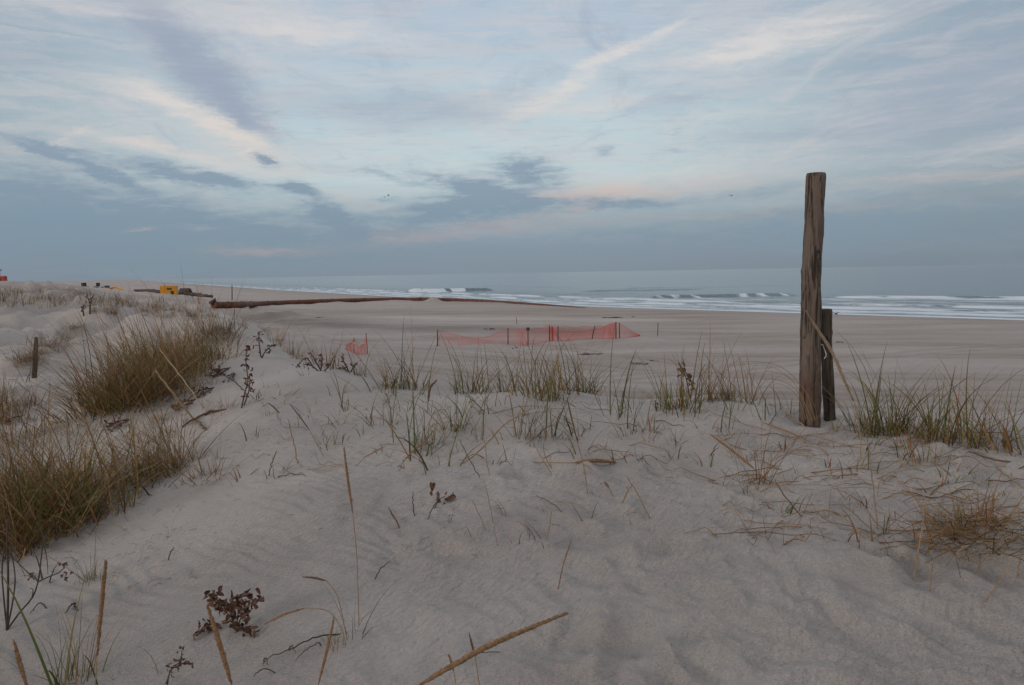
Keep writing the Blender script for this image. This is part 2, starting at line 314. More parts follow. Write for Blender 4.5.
def hit(px, py, crest=False):
    d = ray(px, py); d = d/d.y
    z = height(d.x*_ts, _ts, False); zr = d.z*_ts
    k = np.where(zr <= z)[0]
    if px > 200 and py > 326 and crest and (len(k) == 0 or _ts[k[0]] > 17):
        m_ = _ts < 17; g_ = (z-zr)[m_]; t = float(_ts[m_][int(np.argmax(g_[_ts[m_] > 4.5])+np.sum(_ts[m_] <= 4.5))])
        return Vector((d.x*t, t, float(height(np.array([d.x*t]), np.array([t]))[0])+CZ))
    if len(k) == 0: k = [len(_ts)-1]
    i = k[0]; lo, hi = _ts[max(i-1, 0)], _ts[i]
    tt = np.linspace(lo, hi, 30); z = height(d.x*tt, tt, True); kk = np.where(d.z*tt <= z)[0]; t = tt[kk[0]] if len(kk) else hi
    return Vector((d.x*t, t, float(height(np.array([d.x*t]), np.array([t]))[0])+CZ))

# ------------------------------------------------------------------ object helpers
def tag(o, label=None, cat=None, group=None, kind=None):
    if label: o['label'] = label
    if cat: o['category'] = cat
    if group: o['group'] = group
    if kind: o['kind'] = kind
    return o
def mesh_obj(name, verts, faces, mats, parent=None, smooth=False, col=None, mi=None):
    me = bpy.data.meshes.new(name)
    me.from_pydata([tuple(v) for v in verts], [], [tuple(f) for f in faces])
    for m in (mats if isinstance(mats, (list, tuple)) else [mats]): me.materials.append(m)
    if smooth: me.polygons.foreach_set('use_smooth', [True]*len(me.polygons))
    if mi is not None: me.polygons.foreach_set('material_index', mi)
    if col is not None:
        a = me.color_attributes.new('tint', 'FLOAT_COLOR', 'POINT'); a.data.foreach_set('color', np.asarray(col, dtype=np.float32).ravel())
    me.update()
    o = bpy.data.objects.new(name, me); COL.objects.link(o)
    if parent: o.parent = parent
    return o
def empty(name, loc, rz=0):
    o = bpy.data.objects.new(name, None); COL.objects.link(o); o.location = loc; o.rotation_euler = (0, 0, rz); o.empty_display_size = .1; return o
def mat(name):
    m = bpy.data.materials.new(name); m.use_nodes = True; t = m.node_tree; p = t.nodes['Principled BSDF']; return m, t, p
def plain(name, c, rough=.7, metal=0, var=.25, sc_=8.):
    m, t, p = mat(name); co = nd(t, 'ShaderNodeTexCoord').outputs['Object']
    nz = noise(t, co, sc_, 5, .6)
    col = mixc(t, smooth(t, nz, .3, .7), tuple(x*(1-var) for x in c), tuple(min(1, x*(1+var)) for x in c))
    t.links.new(col, p.inputs['Base Color']); p.inputs['Roughness'].default_value = rough; p.inputs['Metallic'].default_value = metal
    b = nd(t, 'ShaderNodeBump'); b.inputs['Strength'].default_value = .3; b.inputs['Distance'].default_value = .01; t.links.new(nz, b.inputs['Height']); t.links.new(b.outputs[0], p.inputs['Normal'])
    return m

# ------------------------------------------------------------------ sand
SAND = ((.470, .434, .408), (.570, .530, .502))
def sand_mat():
    m, t, p = mat('sand'); g = nd(t, 'ShaderNodeNewGeometry').outputs['Position']
    at_ = nd(t, 'ShaderNodeAttribute', attribute_name='tint')
    sp = nd(t, 'ShaderNodeSeparateColor'); t.links.new(at_.outputs['Color'], sp.inputs[0])
    n1 = noise(t, g, 1.1, 5, .55); n2 = noise(t, g, 14, 5, .65); n3 = noise(t, g, 420, 3, .8)
    col = mixc(t, smooth(t, n1, .3, .7), SAND[0], SAND[1])
    col = mixc(t, smooth(t, n2, .3, .75, 0, .22), col, (.27, .235, .215))
    col = mixc(t, smooth(t, n3, .35, .7, 0, .5), col, (.20, .17, .155))
    col = mixc(t, smooth(t, noise(t, g, 900, 2, .5), .62, .75, 0, .5), col, (.52, .48, .45))
    n4 = noise(t, g, 95, 4, .75)
    col = mixc(t, smooth(t, n4, .45, .60, 0, .45), col, (.27, .23, .21))
    col = mixc(t, smooth(t, noise(t, g, 170, 3, .7), .50, .62, 0, .40), col, (.62, .57, .54))
    col = mixc(t, sp.outputs['Red'], col, (.20, .150, .115))     # compacted, brown track sand
    col = mixc(t, sp.outputs['Green'], col, (.105, .088, .076))   # damp sand
    col = mixc(t, sp.outputs['Blue'], col, (.68, .63, .59))       # dry blown sand
    t.links.new(col, p.inputs['Base Color'])
    ro = smooth(t, sp.outputs['Green'], .3, 1, .95, .45); t.links.new(ro, p.inputs['Roughness']); p.inputs['Specular IOR Level'].default_value = .25
    b1 = nd(t, 'ShaderNodeBump'); b1.inputs['Strength'].default_value = .8; b1.inputs['Distance'].default_value = .009
    t.links.new(mth(t, 'ADD', n3, mth(t, 'MULTIPLY', noise(t, g, 120, 4, .7), 1.6)), b1.inputs['Height'])
    b2 = nd(t, 'ShaderNodeBump'); b2.inputs['Strength'].default_value = .7; b2.inputs['Distance'].default_value = .05
    t.links.new(noise(t, g, 26, 6, .68), b2.inputs['Height']); t.links.new(b1.outputs[0], b2.inputs['Normal']); wv = nd(t, 'ShaderNodeTexWave', wave_type='BANDS', bands_direction='X'); t.links.new(mapping(t, g, rot=(0, 0, .62), scale=(1, 1, 1)), wv.inputs[0])
    wv.inputs['Scale'].default_value = 8.5; wv.inputs['Distortion'].default_value = 7; wv.inputs['Detail'].default_value = 4; wv.inputs['Detail Scale'].default_value = 1.6; wv.inputs['Detail Roughness'].default_value = .7
    b3 = nd(t, 'ShaderNodeBump'); b3.inputs['Distance'].default_value = .009; t.links.new(smooth(t, n1, .35, .6, .15, .8), b3.inputs['Strength'])
    t.links.new(wv.outputs['Fac'], b3.inputs['Height']); t.links.new(b2.outputs[0], b3.inputs['Normal']); t.links.new(b3.outputs[0], p.inputs['Normal'])
    return m
# polar sheet: fine in front, coarse behind, out past the horizon
azs = np.concatenate([np.linspace(-math.pi, -.95, 60, endpoint=False), np.linspace(-.95, .95, 780), np.linspace(.95, math.pi, 60)[1:]])
rs = np.concatenate([[.02, .3, .6, .8], np.exp(np.linspace(math.log(1.), math.log(12), 520, endpoint=False)), np.exp(np.linspace(math.log(12), math.log(450), 400, endpoint=False)), np.exp(np.linspace(math.log(450), math.log(32000), 60))])
AZ, RR = np.meshgrid(azs, rs); GX = np.sin(AZ)*RR; GY = np.cos(AZ)*RR
GZ = np.where(RR < 500, height(GX, GY), base_h(GX, GY))
GZ = np.where(shore_d(GX, GY) > 60, -11., GZ)
D = shore_d(GX, GY)
tr = np.zeros(GX.shape)
for T in tracks: tr = np.maximum(tr, np.exp(-(seg_d(GX, GY, T)/.34)**2))
tr *= (RR < 140)*(.55+.7*np.clip(fbm(GX/3, GY/1.2, 3)+.2, 0, 1))
brown = np.maximum.reduce([.8*np.exp(-(seg_d(GX, GY, [gp(300, 314, -5.9), gp(450, 312, -6), gp(645, 314, -6.1)])/14)**4), .55*np.exp(-(seg_d(GX, GY, [gp(1200, 396, -5.1), gp(800, 391, -5.1), gp(560, 389, -5.1)])/1.1)**4),
                           .4*np.exp(-(seg_d(GX, GY, [gp(1200, 340, -5.4), gp(800, 330, -5.4), gp(600, 322, -5.7)])/9)**4)])*(.6+.8*np.clip(fbm(GX/14, GY/3.5, 4)+.4, 0, 1))
tr = np.clip(tr*.34+brown*.28+.36*ss(RR, 18, 34)*(.85+.9*fbm(GX/16, GY/5, 4)), 0, .95)
wet = .9*(1-ss(-D, 1, 9))*ss(D, -400, 1)+.14*(1-ss(-D, 8, 34))
band = .8*np.exp(-(seg_d(GX, GY, [gp(215, 317, -5.3), gp(330, 323, -5.3), gp(430, 326, -5.3), gp(560, 328, -5.4)])/4.5)**2)
band += .2*np.exp(-(seg_d(GX, GY, [gp(560, 327, -5.4), gp(700, 330, -5.4)])/3)**2)
wet = np.clip(np.maximum(wet, band*(.7+.6*fbm(GX/8, GY/2.5, 3))), 0, 1)
dry = .22*np.exp(-(seg_d(GX, GY, [gp(400, 318.5, -5.8), gp(640, 319, -5.8)])/5)**2)*(RR > 30)+.45*(1-ss(RR, 12, 30))*np.clip(fbm(GX/1.1+8, GY/1.1, 3)+.25+.3*ss(RR, 3.5, 6), 0, 1)
C4 = np.stack([tr, wet, np.clip(dry, 0, 1), np.ones_like(tr)], -1)
nr, na = GX.shape
V = np.stack([GX, GY, GZ+CZ], -1).reshape(-1, 3)
ii = (np.arange(nr-1)[:, None]*na+np.arange(na-1)[None]).ravel()
Fq = np.stack([ii, ii+1, ii+na+1, ii+na], -1)
me = bpy.data.meshes.new('sand_ground'); me.vertices.add(len(V)); me.vertices.foreach_set('co', V.ravel())
me.loops.add(Fq.size); me.loops.foreach_set('vertex_index', Fq[:, ::-1].ravel()); me.polygons.add(len(Fq))
me.polygons.foreach_set('loop_start', np.arange(0, Fq.size, 4)); me.polygons.foreach_set('use_smooth', np.ones(len(Fq), bool))
me.update(calc_edges=True)
a = me.color_attributes.new('tint', 'FLOAT_COLOR', 'POINT'); a.data.foreach_set('color', C4.astype(np.float32).ravel())
me.materials.append(sand_mat())
ground = bpy.data.objects.new('sand_ground', me); COL.objects.link(ground); tag(ground, kind='structure')

# ------------------------------------------------------------------ sea
def sea_mat():
    m, t, p = mat('sea_water'); g = nd(t, 'ShaderNodeNewGeometry').outputs['Position']
    at_ = nd(t, 'ShaderNodeAttribute', attribute_name='tint'); sp = nd(t, 'ShaderNodeSeparateColor'); t.links.new(at_.outputs['Color'], sp.inputs[0])
    rot = mapping(t, g, rot=(0, 0, -.64), scale=(1, 1, 1))
    st = mapping(t, rot, scale=(1, .22, 1))
    n1 = noise(t, st, .55, 5, .6); n2 = noise(t, st, .09, 4, .55)
    fo = mth(t, 'ADD', sp.outputs['Red'], mth(t, 'MULTIPLY', mth(t, 'SUBTRACT', noise(t, mapping(t, rot, scale=(1, .22, 1)), 1.6, 7, .72), .5), .75))
    fm = smooth(t, fo, .33, .60)
    wc = mixc(t, sp.outputs['Green'], (.14, .205, .24), (.065, .11, .12))
    t.links.new(mixc(t, fm, wc, (.58, .63, .68)), p.inputs['Base Color'])
    t.links.new(smooth(t, fm, 0, 1, .22, .8), p.inputs['Roughness']); p.inputs['IOR'].default_value = 1.33
    b = nd(t, 'ShaderNodeBump'); b.inputs['Strength'].default_value = 1.; b.inputs['Distance'].default_value = 1.1
    t.links.new(mth(t, 'ADD', mth(t, 'MULTIPLY', n1, .55), mth(t, 'MULTIPLY', n2, 1.5)), b.inputs['Height']); t.links.new(b.outputs[0], p.inputs['Normal'])
    return m
dd = np.concatenate([[-40, -25, -14, -9, -6], np.arange(-4, 110, .6), np.exp(np.linspace(math.log(110), math.log(40000), 150))])
yy = np.concatenate([-np.exp(np.linspace(math.log(6000), math.log(60), 30)), np.arange(-50, 60, 5.), np.arange(60, 460, 1.2), np.exp(np.linspace(math.log(460), math.log(40000), 170))])
DD, YY = np.meshgrid(dd, yy)
BX = np.interp(YY, SY, SX); 
wob = 1.6*fbm(YY/26, YY*0+3, 3)
SXg = BX+(DD+wob*np.exp(-np.abs(DD)/40))*NS[0]; SYg = YY+DD*NS[1]
def win(y, a, b, s=8): return ss(y, a-s, a+s)*(1-ss(y, b-s, b+s))
foam = np.zeros(DD.shape); hz = np.zeros(DD.shape)
Yw = SYg
def wave(d0, A, wd, foamy, front=6):
    A0 = float(d0 if not callable(d0) else 47); d0 = d0 if callable(d0) else (lambda y, v=d0: v)
    # ridge parallel to the shore; steep face to the land, foam in front where it has broken
    global foam, hz
    c0 = d0(Yw)+2.5*fbm(Yw/34+A0, Yw*0+A0, 3)
    u = DD-c0
    prof = np.where(u < 0, np.exp(-(u/(wd*.42))**2), np.exp(-(u/(wd*1.5))**2))
    hz = hz+A*prof
    foam = np.maximum(foam, foamy*np.where(u < 0, np.exp(-(u/front)**2), np.exp(-(u/1.8)**2)))
far = 1-ss(Yw, 330, 700)
nzf = .55+.9*fbm(Yw/14, DD/3, 3)
w1 = win(Yw, 100, 178, 6)
wave(lambda y: np.interp(y, [60, 154, 192, 205, 240], [76, 68, 57, 46, 38]), .5*w1, 3.2, np.clip(1.3*w1*nzf, 0, 1), 11)
wave(62, .35*win(Yw, 60, 150, 20), 3, np.clip(1.0*win(Yw, 40, 152, 10)*nzf, 0, 1), 10)
def crest(Y0, X0, X1, A, wy, fo, edge=4):
    """a single breaker with its crest square to the view of the beach"""
    global foam, hz
    u = SYg-(Y0+1.2*fbm(SXg/9, SXg*0+Y0, 2)); wx = ss(SXg, X0-edge, X0+edge)*(1-ss(SXg, X1-edge, X1+edge))
    hz = hz+A*wx*np.where(u < 0, np.exp(-(u/(wy*.4))**2), np.exp(-(u/(wy*1.6))**2))
    foam = np.maximum(foam, fo(SXg)*nzf*wx*np.where(u < 0, np.exp(-(u/7)**2), np.exp(-(u/1.6)**2)))
crest(312, -42, -8, 1.25, 3.0, lambda x: 1.6*(1-ss(x, -22, -15)), 2)
crest(268, 24, 66, .55, 3.5, lambda x: 0*x, 6)
crest(196, 36, 72, .75, 2.4, lambda x: 1.0*(.25+.75*ss(x, 50, 62))*(.8+.9*fbm(x/2.6, x*0+3, 4)), 2)
crest(238, 8, 40, .25, 3, lambda x: 0*x, 8)
crest(300, 40, 110, .5, 6, lambda x: 0*x, 12)
wave(100, .35*win(Yw, 330, 420, 10)+.12, 5, foam*0)
wave(29, .30, 2.2, np.clip(.95*nzf, 0, 1)*far, 5)
wave(17, .26, 2.0, np.clip(1.0*nzf, 0, 1)*far, 5)
wave(8, .16, 1.6, np.clip(1.0*nzf, 0, 1), 3)
foam = np.maximum(foam, .85*np.exp(-((DD-1.0)/2.2)**2))
outer = np.interp(Yw, [60, 154, 192, 205, 240, 400], [74, 66, 55, 44, 36, 30])
foam = np.maximum(foam, (.36+.6*fbm(Yw/9, DD/2.2, 4))*(1-ss(DD, outer-6, outer))*ss(DD, -2, 1)*far)
hz += (.13*fbm(DD/7, Yw/26, 3)+.10*fbm(DD/17+5, Yw/90, 2))*ss(DD, 30, 70)*(1-ss(DD, 900, 2500))
hz = hz*ss(DD, -3, 4)
hz += np.where(DD < 3, .02, 0)
nr, na = DD.shape
V = np.stack([SXg, SYg, hz], -1).reshape(-1, 3); ii = (np.arange(nr-1)[:, None]*na+np.arange(na-1)[None]).ravel(); Fq = np.stack([ii, ii+1, ii+na+1, ii+na], -1)
me = bpy.data.meshes.new('sea_water'); me.vertices.add(len(V)); me.vertices.foreach_set('co', V.ravel())
me.loops.add(Fq.size); me.loops.foreach_set('vertex_index', Fq.ravel()); me.polygons.add(len(Fq)); me.polygons.foreach_set('loop_start', np.arange(0, Fq.size, 4)); me.polygons.foreach_set('use_smooth', np.ones(len(Fq), bool)); me.update(calc_edges=True)
C4 = np.stack([np.clip(foam, 0, 1), np.exp(-np.abs(DD-40)/25), foam*0, foam*0+1], -1)
a = me.color_attributes.new('tint', 'FLOAT_COLOR', 'POINT'); a.data.foreach_set('color', C4.astype(np.float32).ravel()); me.materials.append(sea_mat())
sea = bpy.data.objects.new('sea_water', me); COL.objects.link(sea); tag(sea, kind='structure')

# ------------------------------------------------------------------ tubes and blades
def tube(pts, rad, seg=6, cap=True):
    pts = [Vector(p) for p in pts]; V, F = [], []; n = len(pts); rad = rad if hasattr(rad, '__len__') else [rad]*n
    up = Vector((0.13, .2, 1)).normalized()
    for i, p in enumerate(pts):
        d = (pts[min(i+1, n-1)]-pts[max(i-1, 0)]).normalized(); s = d.cross(up)
        if s.length < .05: s = d.cross(Vector((1, 0, 0)))
        s.normalize(); u = s.cross(d)
        for k in range(seg):
            a = 2*math.pi*k/seg; V.append(p+(s*math.cos(a)+u*math.sin(a))*rad[i])
    for i in range(n-1):
        for k in range(seg): F.append((i*seg+k, i*seg+(k+1) % seg, (i+1)*seg+(k+1) % seg, (i+1)*seg+k))
    if cap: F.append(tuple(range(seg))[::-1]); F.append(tuple((n-1)*seg+k for k in range(seg)))
    return V, F
def spline(pts, n):
    pts = [Vector(p) for p in pts]; P = [pts[0]*2-pts[1]]+pts+[pts[-1]*2-pts[-2]]; out = []; m = len(pts)-1
    for i in range(n+1):
        t = i/n*m; k = min(int(t), m-1); f = t-k; p0, p1, p2, p3 = P[k:k+4]
        out.append(.5*((2*p1)+(p2-p0)*f+(2*p0-5*p1+4*p2-p3)*f*f+(3*p1-p0-3*p2+p3)*f*f*f))
    return out
class MB:
    def __init__(s): s.V = []; s.F = []; s.C = []; s.MI = []
    def add(s, V, F, c=(1, 1, 1), mi=0):
        o = len(s.V); s.V += [tuple(v) for v in V]; s.F += [tuple(i+o for i in f) for f in F]; s.C += [tuple(c)+(1,)]*len(V); s.MI += [mi]*len(F)
    def box(s, x0, x1, y0, y1, z0, z1, c=(1, 1, 1), mi=0):
        V = [(x, y, z) for z in (z0, z1) for x, y in ((x0, y0), (x1, y0), (x1, y1), (x0, y1))]
        s.add(V, [(3, 2, 1, 0), (4, 5, 6, 7), (0, 1, 5, 4), (1, 2, 6, 5), (2, 3, 7, 6), (3, 0, 4, 7)], c, mi)
    def build(s, name, m, parent=None, smooth=False): return mesh_obj(name, s.V, s.F, m, parent, smooth, s.C, s.MI)
GREEN = [(.062, .088, .022), (.080, .108, .028), (.048, .074, .024), (.10, .115, .035)]
TAN = [(.30, .185, .080), (.24, .140, .062), (.35, .225, .110), (.19, .112, .050)]
BROWN = [(.14, .072, .034), (.095, .052, .028), (.18, .098, .045)]
OLIVE = [(.125, .105, .034), (.16, .125, .044), (.10, .095, .030)]
def pick(mix):
    r = random.random(); t = 0
    for pal, p in mix:
        t += p
        if r < t: return random.choice(pal)
    return random.choice(mix[-1][0])
def blade(mb, base, L, az_, lean, curl, w, c, n=6, tipdroop=0):
    x, y, z = base; p = Vector(base); th = lean; V = []; tw = random.uniform(-.6, .6)
    c2 = tuple(k*random.uniform(.75, 1.25) for k in c)
    for i in range(n+1):
        t = i/n
        side = Vector((-math.sin(az_+tw*t+tw), math.cos(az_+tw*t+tw), 0)); ww = w*(1-t)**.6*(.75+.25*min(1, t*6))*.5+.0003
        V += [p-side*ww, p+side*ww]
        th = lean+curl*(t+.5/n)**1.6
        p = p+Vector((math.cos(az_)*math.sin(th), math.sin(az_)*math.sin(th), math.cos(th)))*(L/n)
    o = len(mb.V); mb.V += [tuple(v) for v in V]
    for i in range(n): mb.F.append((o+2*i, o+2*i+1, o+2*i+3, o+2*i+2)); mb.MI.append(0)
    for i in range(n+1):
        t = i/n; cc = tuple(c2[k]*(1-t*t*.5)+(.24, .16, .09)[k]*t*t*.5 for k in range(3))+(1,); mb.C += [cc, cc]
def grass_material():
    m, t, p = mat('grass_blade'); at_ = nd(t, 'ShaderNodeAttribute', attribute_name='tint'); g = nd(t, 'ShaderNodeNewGeometry').outputs['Position']
    t.links.new(mixc(t, smooth(t, noise(t, g, 60, 3), .3, .7, 0, .35), at_.outputs['Color'], (.10, .07, .045)), p.inputs['Base Color'])
    p.inputs['Roughness'].default_value = .85; p.inputs['Specular IOR Level'].default_value = .08
    return m
GM = grass_material()
STRAW = plain('dry_straw', (.27, .185, .11), .8, sc_=60); SEED = plain('seed_head_fibre', (.235, .135, .066), .9, sc_=150, var=.35); SEEDD = plain('dark_seed_fibre', (.13, .08, .05), .9, sc_=150)
TWIG = plain('dark_twig_bark', (.055, .038, .030), .85, sc_=80); LEAFB = plain('withered_leaf', (.11, .055, .035), .85, sc_=70, var=.5); PALE = plain('pale_stem', (.33, .25, .17), .8, sc_=60)
_win = math.radians(200)
def tuft_mesh(kind, nb, L, spread, mix, w=.004, lean=(.05, .5), curl=(.1, 1.0), bias=None, kb=.5, thatch=0):
    mb = MB()
    for _ in range(thatch):
        r = spread*1.2*math.sqrt(random.random()); a = random.uniform(0, 6.28)
        blade(mb, (r*math.cos(a), r*math.sin(a), 0), L*random.uniform(.12, .5), random.uniform(0, 6.28), random.uniform(.8, 1.45), random.uniform(-.1, .3), w*random.uniform(.6, 1.2), pick([(BROWN, .6), (TAN, .4)]), 4)
    for _ in range(nb):
        r = spread*math.sqrt(random.random()); a = random.uniform(0, 2*math.pi); az_ = a+random.gauss(0, .7)
        if bias is not None and random.random() < kb: az_ = bias+random.gauss(0, .5)
        l = L*(.28+.95*random.random()**1.5)*(1.3 if random.random() < .08 else 1)
        blade(mb, (r*math.cos(a), r*math.sin(a), -.02), l, az_, random.uniform(*lean), random.uniform(*curl)*(1 if random.random() < .85 else 2), w*random.uniform(.6, 1.3), pick(mix))
    o = mb.build('beach_grass_tuft', GM); COL.objects.unlink(o); return o.data
GM_MIX = [(GREEN, .58), (OLIVE, .17), (TAN, .25)]; TN = [(TAN, .6), (OLIVE, .2), (BROWN, .2)]; TANL = [(.36, .235, .115), (.40, .27, .14)]; DN = [(TAN, .42), (TANL, .18), (BROWN, .22), (OLIVE, .15), (GREEN, .03)]; DG = [(OLIVE, .34), (GREEN, .22), (TAN, .32), (BROWN, .12)]
_L = math.radians(190)
PROTO = {
 'green': [tuft_mesh('g', 42, .46, .12, GM_MIX, .0055, (.03, .75), (.1, 1.3), random.uniform(-.4, 3.4), .35, 12) for _ in range(8)],
 'tan': [tuft_mesh('t', 26, .42, .10, TN, .0052, (.02, .6), (.05, 1.0), random.uniform(-.4, 3.4), .3, 12) for _ in range(8)],
 'sparse': [tuft_mesh('s', random.randint(4, 8), .42, .07, GM_MIX, .0060, (.05, .7), (.1, 1.2)) for _ in range(8)],
 'sprig': [tuft_mesh('p', random.randint(3, 6), .22, .04, [(TAN, .35), (BROWN, .35), (GREEN, .3)], .0055, (.05, .9), (.1, 1.6)) for _ in range(10)],
 'dense': [tuft_mesh('d', random.choice((45, 65, 95)), random.choice((.7, .85, .95)), .28, random.choice((DN, DN, TN, DG)), .006, (.05, .9), (.1, 1.3), _L, .62, 30) for _ in range(10)],
 'densegreen': [tuft_mesh('dg', 90, .75, .20, DG, .006, (.03, .8), (.2, 1.3), _L, .3, 25) for _ in range(5)],
 'low': [tuft_mesh('l', 60, .40, .20, DN, .0058, (.2, 1.2), (.3, 1.3)) for _ in range(5)],
 'reed': [tuft_mesh('r', 14, 1.0, .26, [(TAN, .5), (BROWN, .4), (OLIVE, .1)], .0055, (.05, .85), (.1, .5), _L, .6) for _ in range(5)],
}
def put(kind, px, py, hpx, label, group=None, name='beach_grass_tuft', cat='grass tuft', wide=1., tilt=0):
    P = hit(px, py, True); md = random.choice(PROTO[kind]); o = bpy.data.objects.new(name, md); COL.objects.link(o)
    zs = (max(v.co.z for v in md.vertices)*(.94 if len(md.vertices) < 300 else .85)) if 'h' not in md else md['h']
    md['h'] = float(zs)
    s = min(hpx*P.y/FPX/zs, 1.6); o.location = P; o.scale = (s*wide, s*wide, s); o.rotation_euler = (random.gauss(0, .06), random.gauss(0, .06), random.gauss(0, .5) if kind in ('dense', 'densegreen', 'reed') else random.uniform(0, 6.28))
    return tag(o, label, cat, group)

# ------------------------------------------------------------------ weathered posts
def post_mat(name, c0, c1, cd):
    m, t, p = mat(name); g = nd(t, 'ShaderNodeTexCoord').outputs['Object']
    st = mapping(t, g, scale=(26, 26, 1.6)); n1 = noise(t, st, 1.6, 7, .7, .4); n2 = noise(t, g, 2.2, 4, .6); n3 = noise(t, mapping(t, g, scale=(60, 60, 3)), 2, 5, .7)
    col = mixc(t, smooth(t, n2, .38, .62), c0, c1)
    col = mixc(t, smooth(t, n1, .46, .62, 0, .9), col, cd)
    col = mixc(t, smooth(t, n3, .55, .72, 0, .5), col, (.23, .20, .175))
    kn = noise(t, mapping(t, g, scale=(9, 9, 4)), 1.4, 2, .4)
    col = mixc(t, smooth(t, kn, .66, .72, 0, .85), col, (.035, .022, .018))
    t.links.new(col, p.inputs['Base Color']); p.inputs['Roughness'].default_value = .85; p.inputs['Specular IOR Level'].default_value = .25
    b = nd(t, 'ShaderNodeBump'); b.inputs['Strength'].default_value = .9; b.inputs['Distance'].default_value = .006
    t.links.new(mth(t, 'SUBTRACT', n3, mth(t, 'MULTIPLY', smooth(t, n1, .5, .7), 1.5)), b.inputs['Height']); t.links.new(b.outputs[0], p.inputs['Normal'])
    return m
def post(name, top, bot, r0, r1, m, seed, knots, flat_top=0.):
    """a round timber with wavering sides, knots and drying cracks"""
    ns, nz_ = 48, 150; V, F, = [], []
    bot = Vector(bot); top = Vector(top); L = (top-bot).length
    for i in range(nz_+1):
        t = i/nz_; c = bot.lerp(top, t)+Vector((.010*math.sin(t*5+seed), .006*math.sin(t*7+seed), 0)); rr = r0+(r1-r0)*t
        for k in range(ns):
            a = 2*math.pi*k/ns
            nzv = float(fbm(np.array([math.cos(a)*1.3+seed]), np.array([math.sin(a)*1.3+t*L*4.2]), 4)[0])
            g2 = float(pn(np.array([a*5.5+seed]), np.array([t*L*1.1]))[0])
            r = rr*(1+.13*nzv+.08*g2)
            for ca, cdp, cw, z0, z1 in ((-1.62, .13, .035, .12, .62), (-1.95, .08, .03, .0, .5), (-1.15, .10, .035, .45, 1.), (-2.3, .07, .03, .3, .8), (-.8, .07, .03, .05, .6), (.6, .15, .06, .1, .9), (2.2, .15, .06, .2, 1.)):
                ca2 = ca+.08*math.sin(t*9+ca); da = (a-ca2+math.pi) % (2*math.pi)-math.pi
                r -= rr*cdp*math.exp(-(da/cw)**2)*float(ss(np.array(t), z0, z0+.08)*(1-ss(np.array(t), z1-.08, z1)))
            for ka, kt, kr, kh in knots:
                da = ((a-ka+math.pi) % (2*math.pi)-math.pi)*rr; dz_ = (t-kt)*L
                q = (da*da+dz_*dz_)/(kr*kr); r += kh*math.exp(-q)
            if t > .985: r *= 1-.10*((t-.985)/.015)**2
            V.append(c+Vector((math.cos(a)*r, math.sin(a)*r, 0)))
    for i in range(nz_):
        for k in range(ns): F.append((i*ns+k, i*ns+(k+1) % ns, (i+1)*ns+(k+1) % ns, (i+1)*ns+k))
    n0 = len(V); cc = top+Vector((0, 0, .004-flat_top)); V.append(cc)
    for k in range(ns): F.append((nz_*ns+k, nz_*ns+(k+1) % ns, n0))
    V = [Vector(v)-bot for v in V]
    o = mesh_obj(name, V, F, m, None, True); o.location = bot; return o
PM1 = post_mat('weathered_post_wood', (.128, .084, .066), (.150, .122, .104), (.030, .022, .019))
PM2 = post_mat('dark_post_wood', (.090, .068, .052), (.120, .095, .072), (.036, .027, .022))
pb = hit(809.5, 427, True); PY = pb.y; print('POST', tuple(pb))
ptop = at(815, 173, PY); rpx = PY/FPX
tp = post('wooden_post', ptop, pb-Vector((0, 0, .35)), 10.4*rpx, 8.9*rpx, PM1, 2.3,
          [(math.pi*.98, .80-.12, .022, .010), (math.pi, .63-.06, .018, .009), (-1.3, .74, .014, -.016), (-.9, .62, .016, -.014), (-2.2, .86, .012, .007), (-1.75, .30, .03, .008), (-1.0, .20, .014, -.012), (0.05, .25, .04, .006), (0, .80, .02, .005), (-1.1, .36, .02, -.008), (-2.0, .48, .012, -.008), (0, .55, .03, .006), (math.pi, .33, .05, .006)])
tag(tp, 'tall weathered reddish grey round wooden post standing in the sand crest', 'post')
w = []
for k in range(9): a = -2.4+k*.28; w.append(Vector(((9.6*rpx+.004)*math.cos(a), (9.6*rpx+.004)*math.sin(a), 0))+Vector((pb.x+.012, PY, 0)))
zt = at(818, 341, PY-.1).z
w = [v+Vector((0, 0, zt-.006*k)) for k, v in enumerate(w)]+[w[-1]+Vector((.012, -.03, zt-.11)), w[-1]+Vector((-.004, -.035, zt-.14))]
V, F = tube(spline(w[5:], 30), .0035, 6); so = mesh_obj('string_tie', [v-tp.location for v in V], F, plain('faded_string', (.5, .48, .45), .8, sc_=40), tp, True)
p2 = hit(829.5, 428); P2Y = PY+.11
b2 = at(830.5, 429, P2Y); t2 = at(827.5, 309, P2Y); r2 = P2Y/FPX
sp2 = post('short_wooden_post', t2, b2-Vector((0, 0, .35)), 6.0*r2, 5.3*r2, PM2, 7.1, [(0, .86, .02, .006), (math.pi, .5, .03, .006)])
sp2.name = 'wooden_post'
tag(sp2, 'short dark wooden post leaning close behind the tall post', 'post')

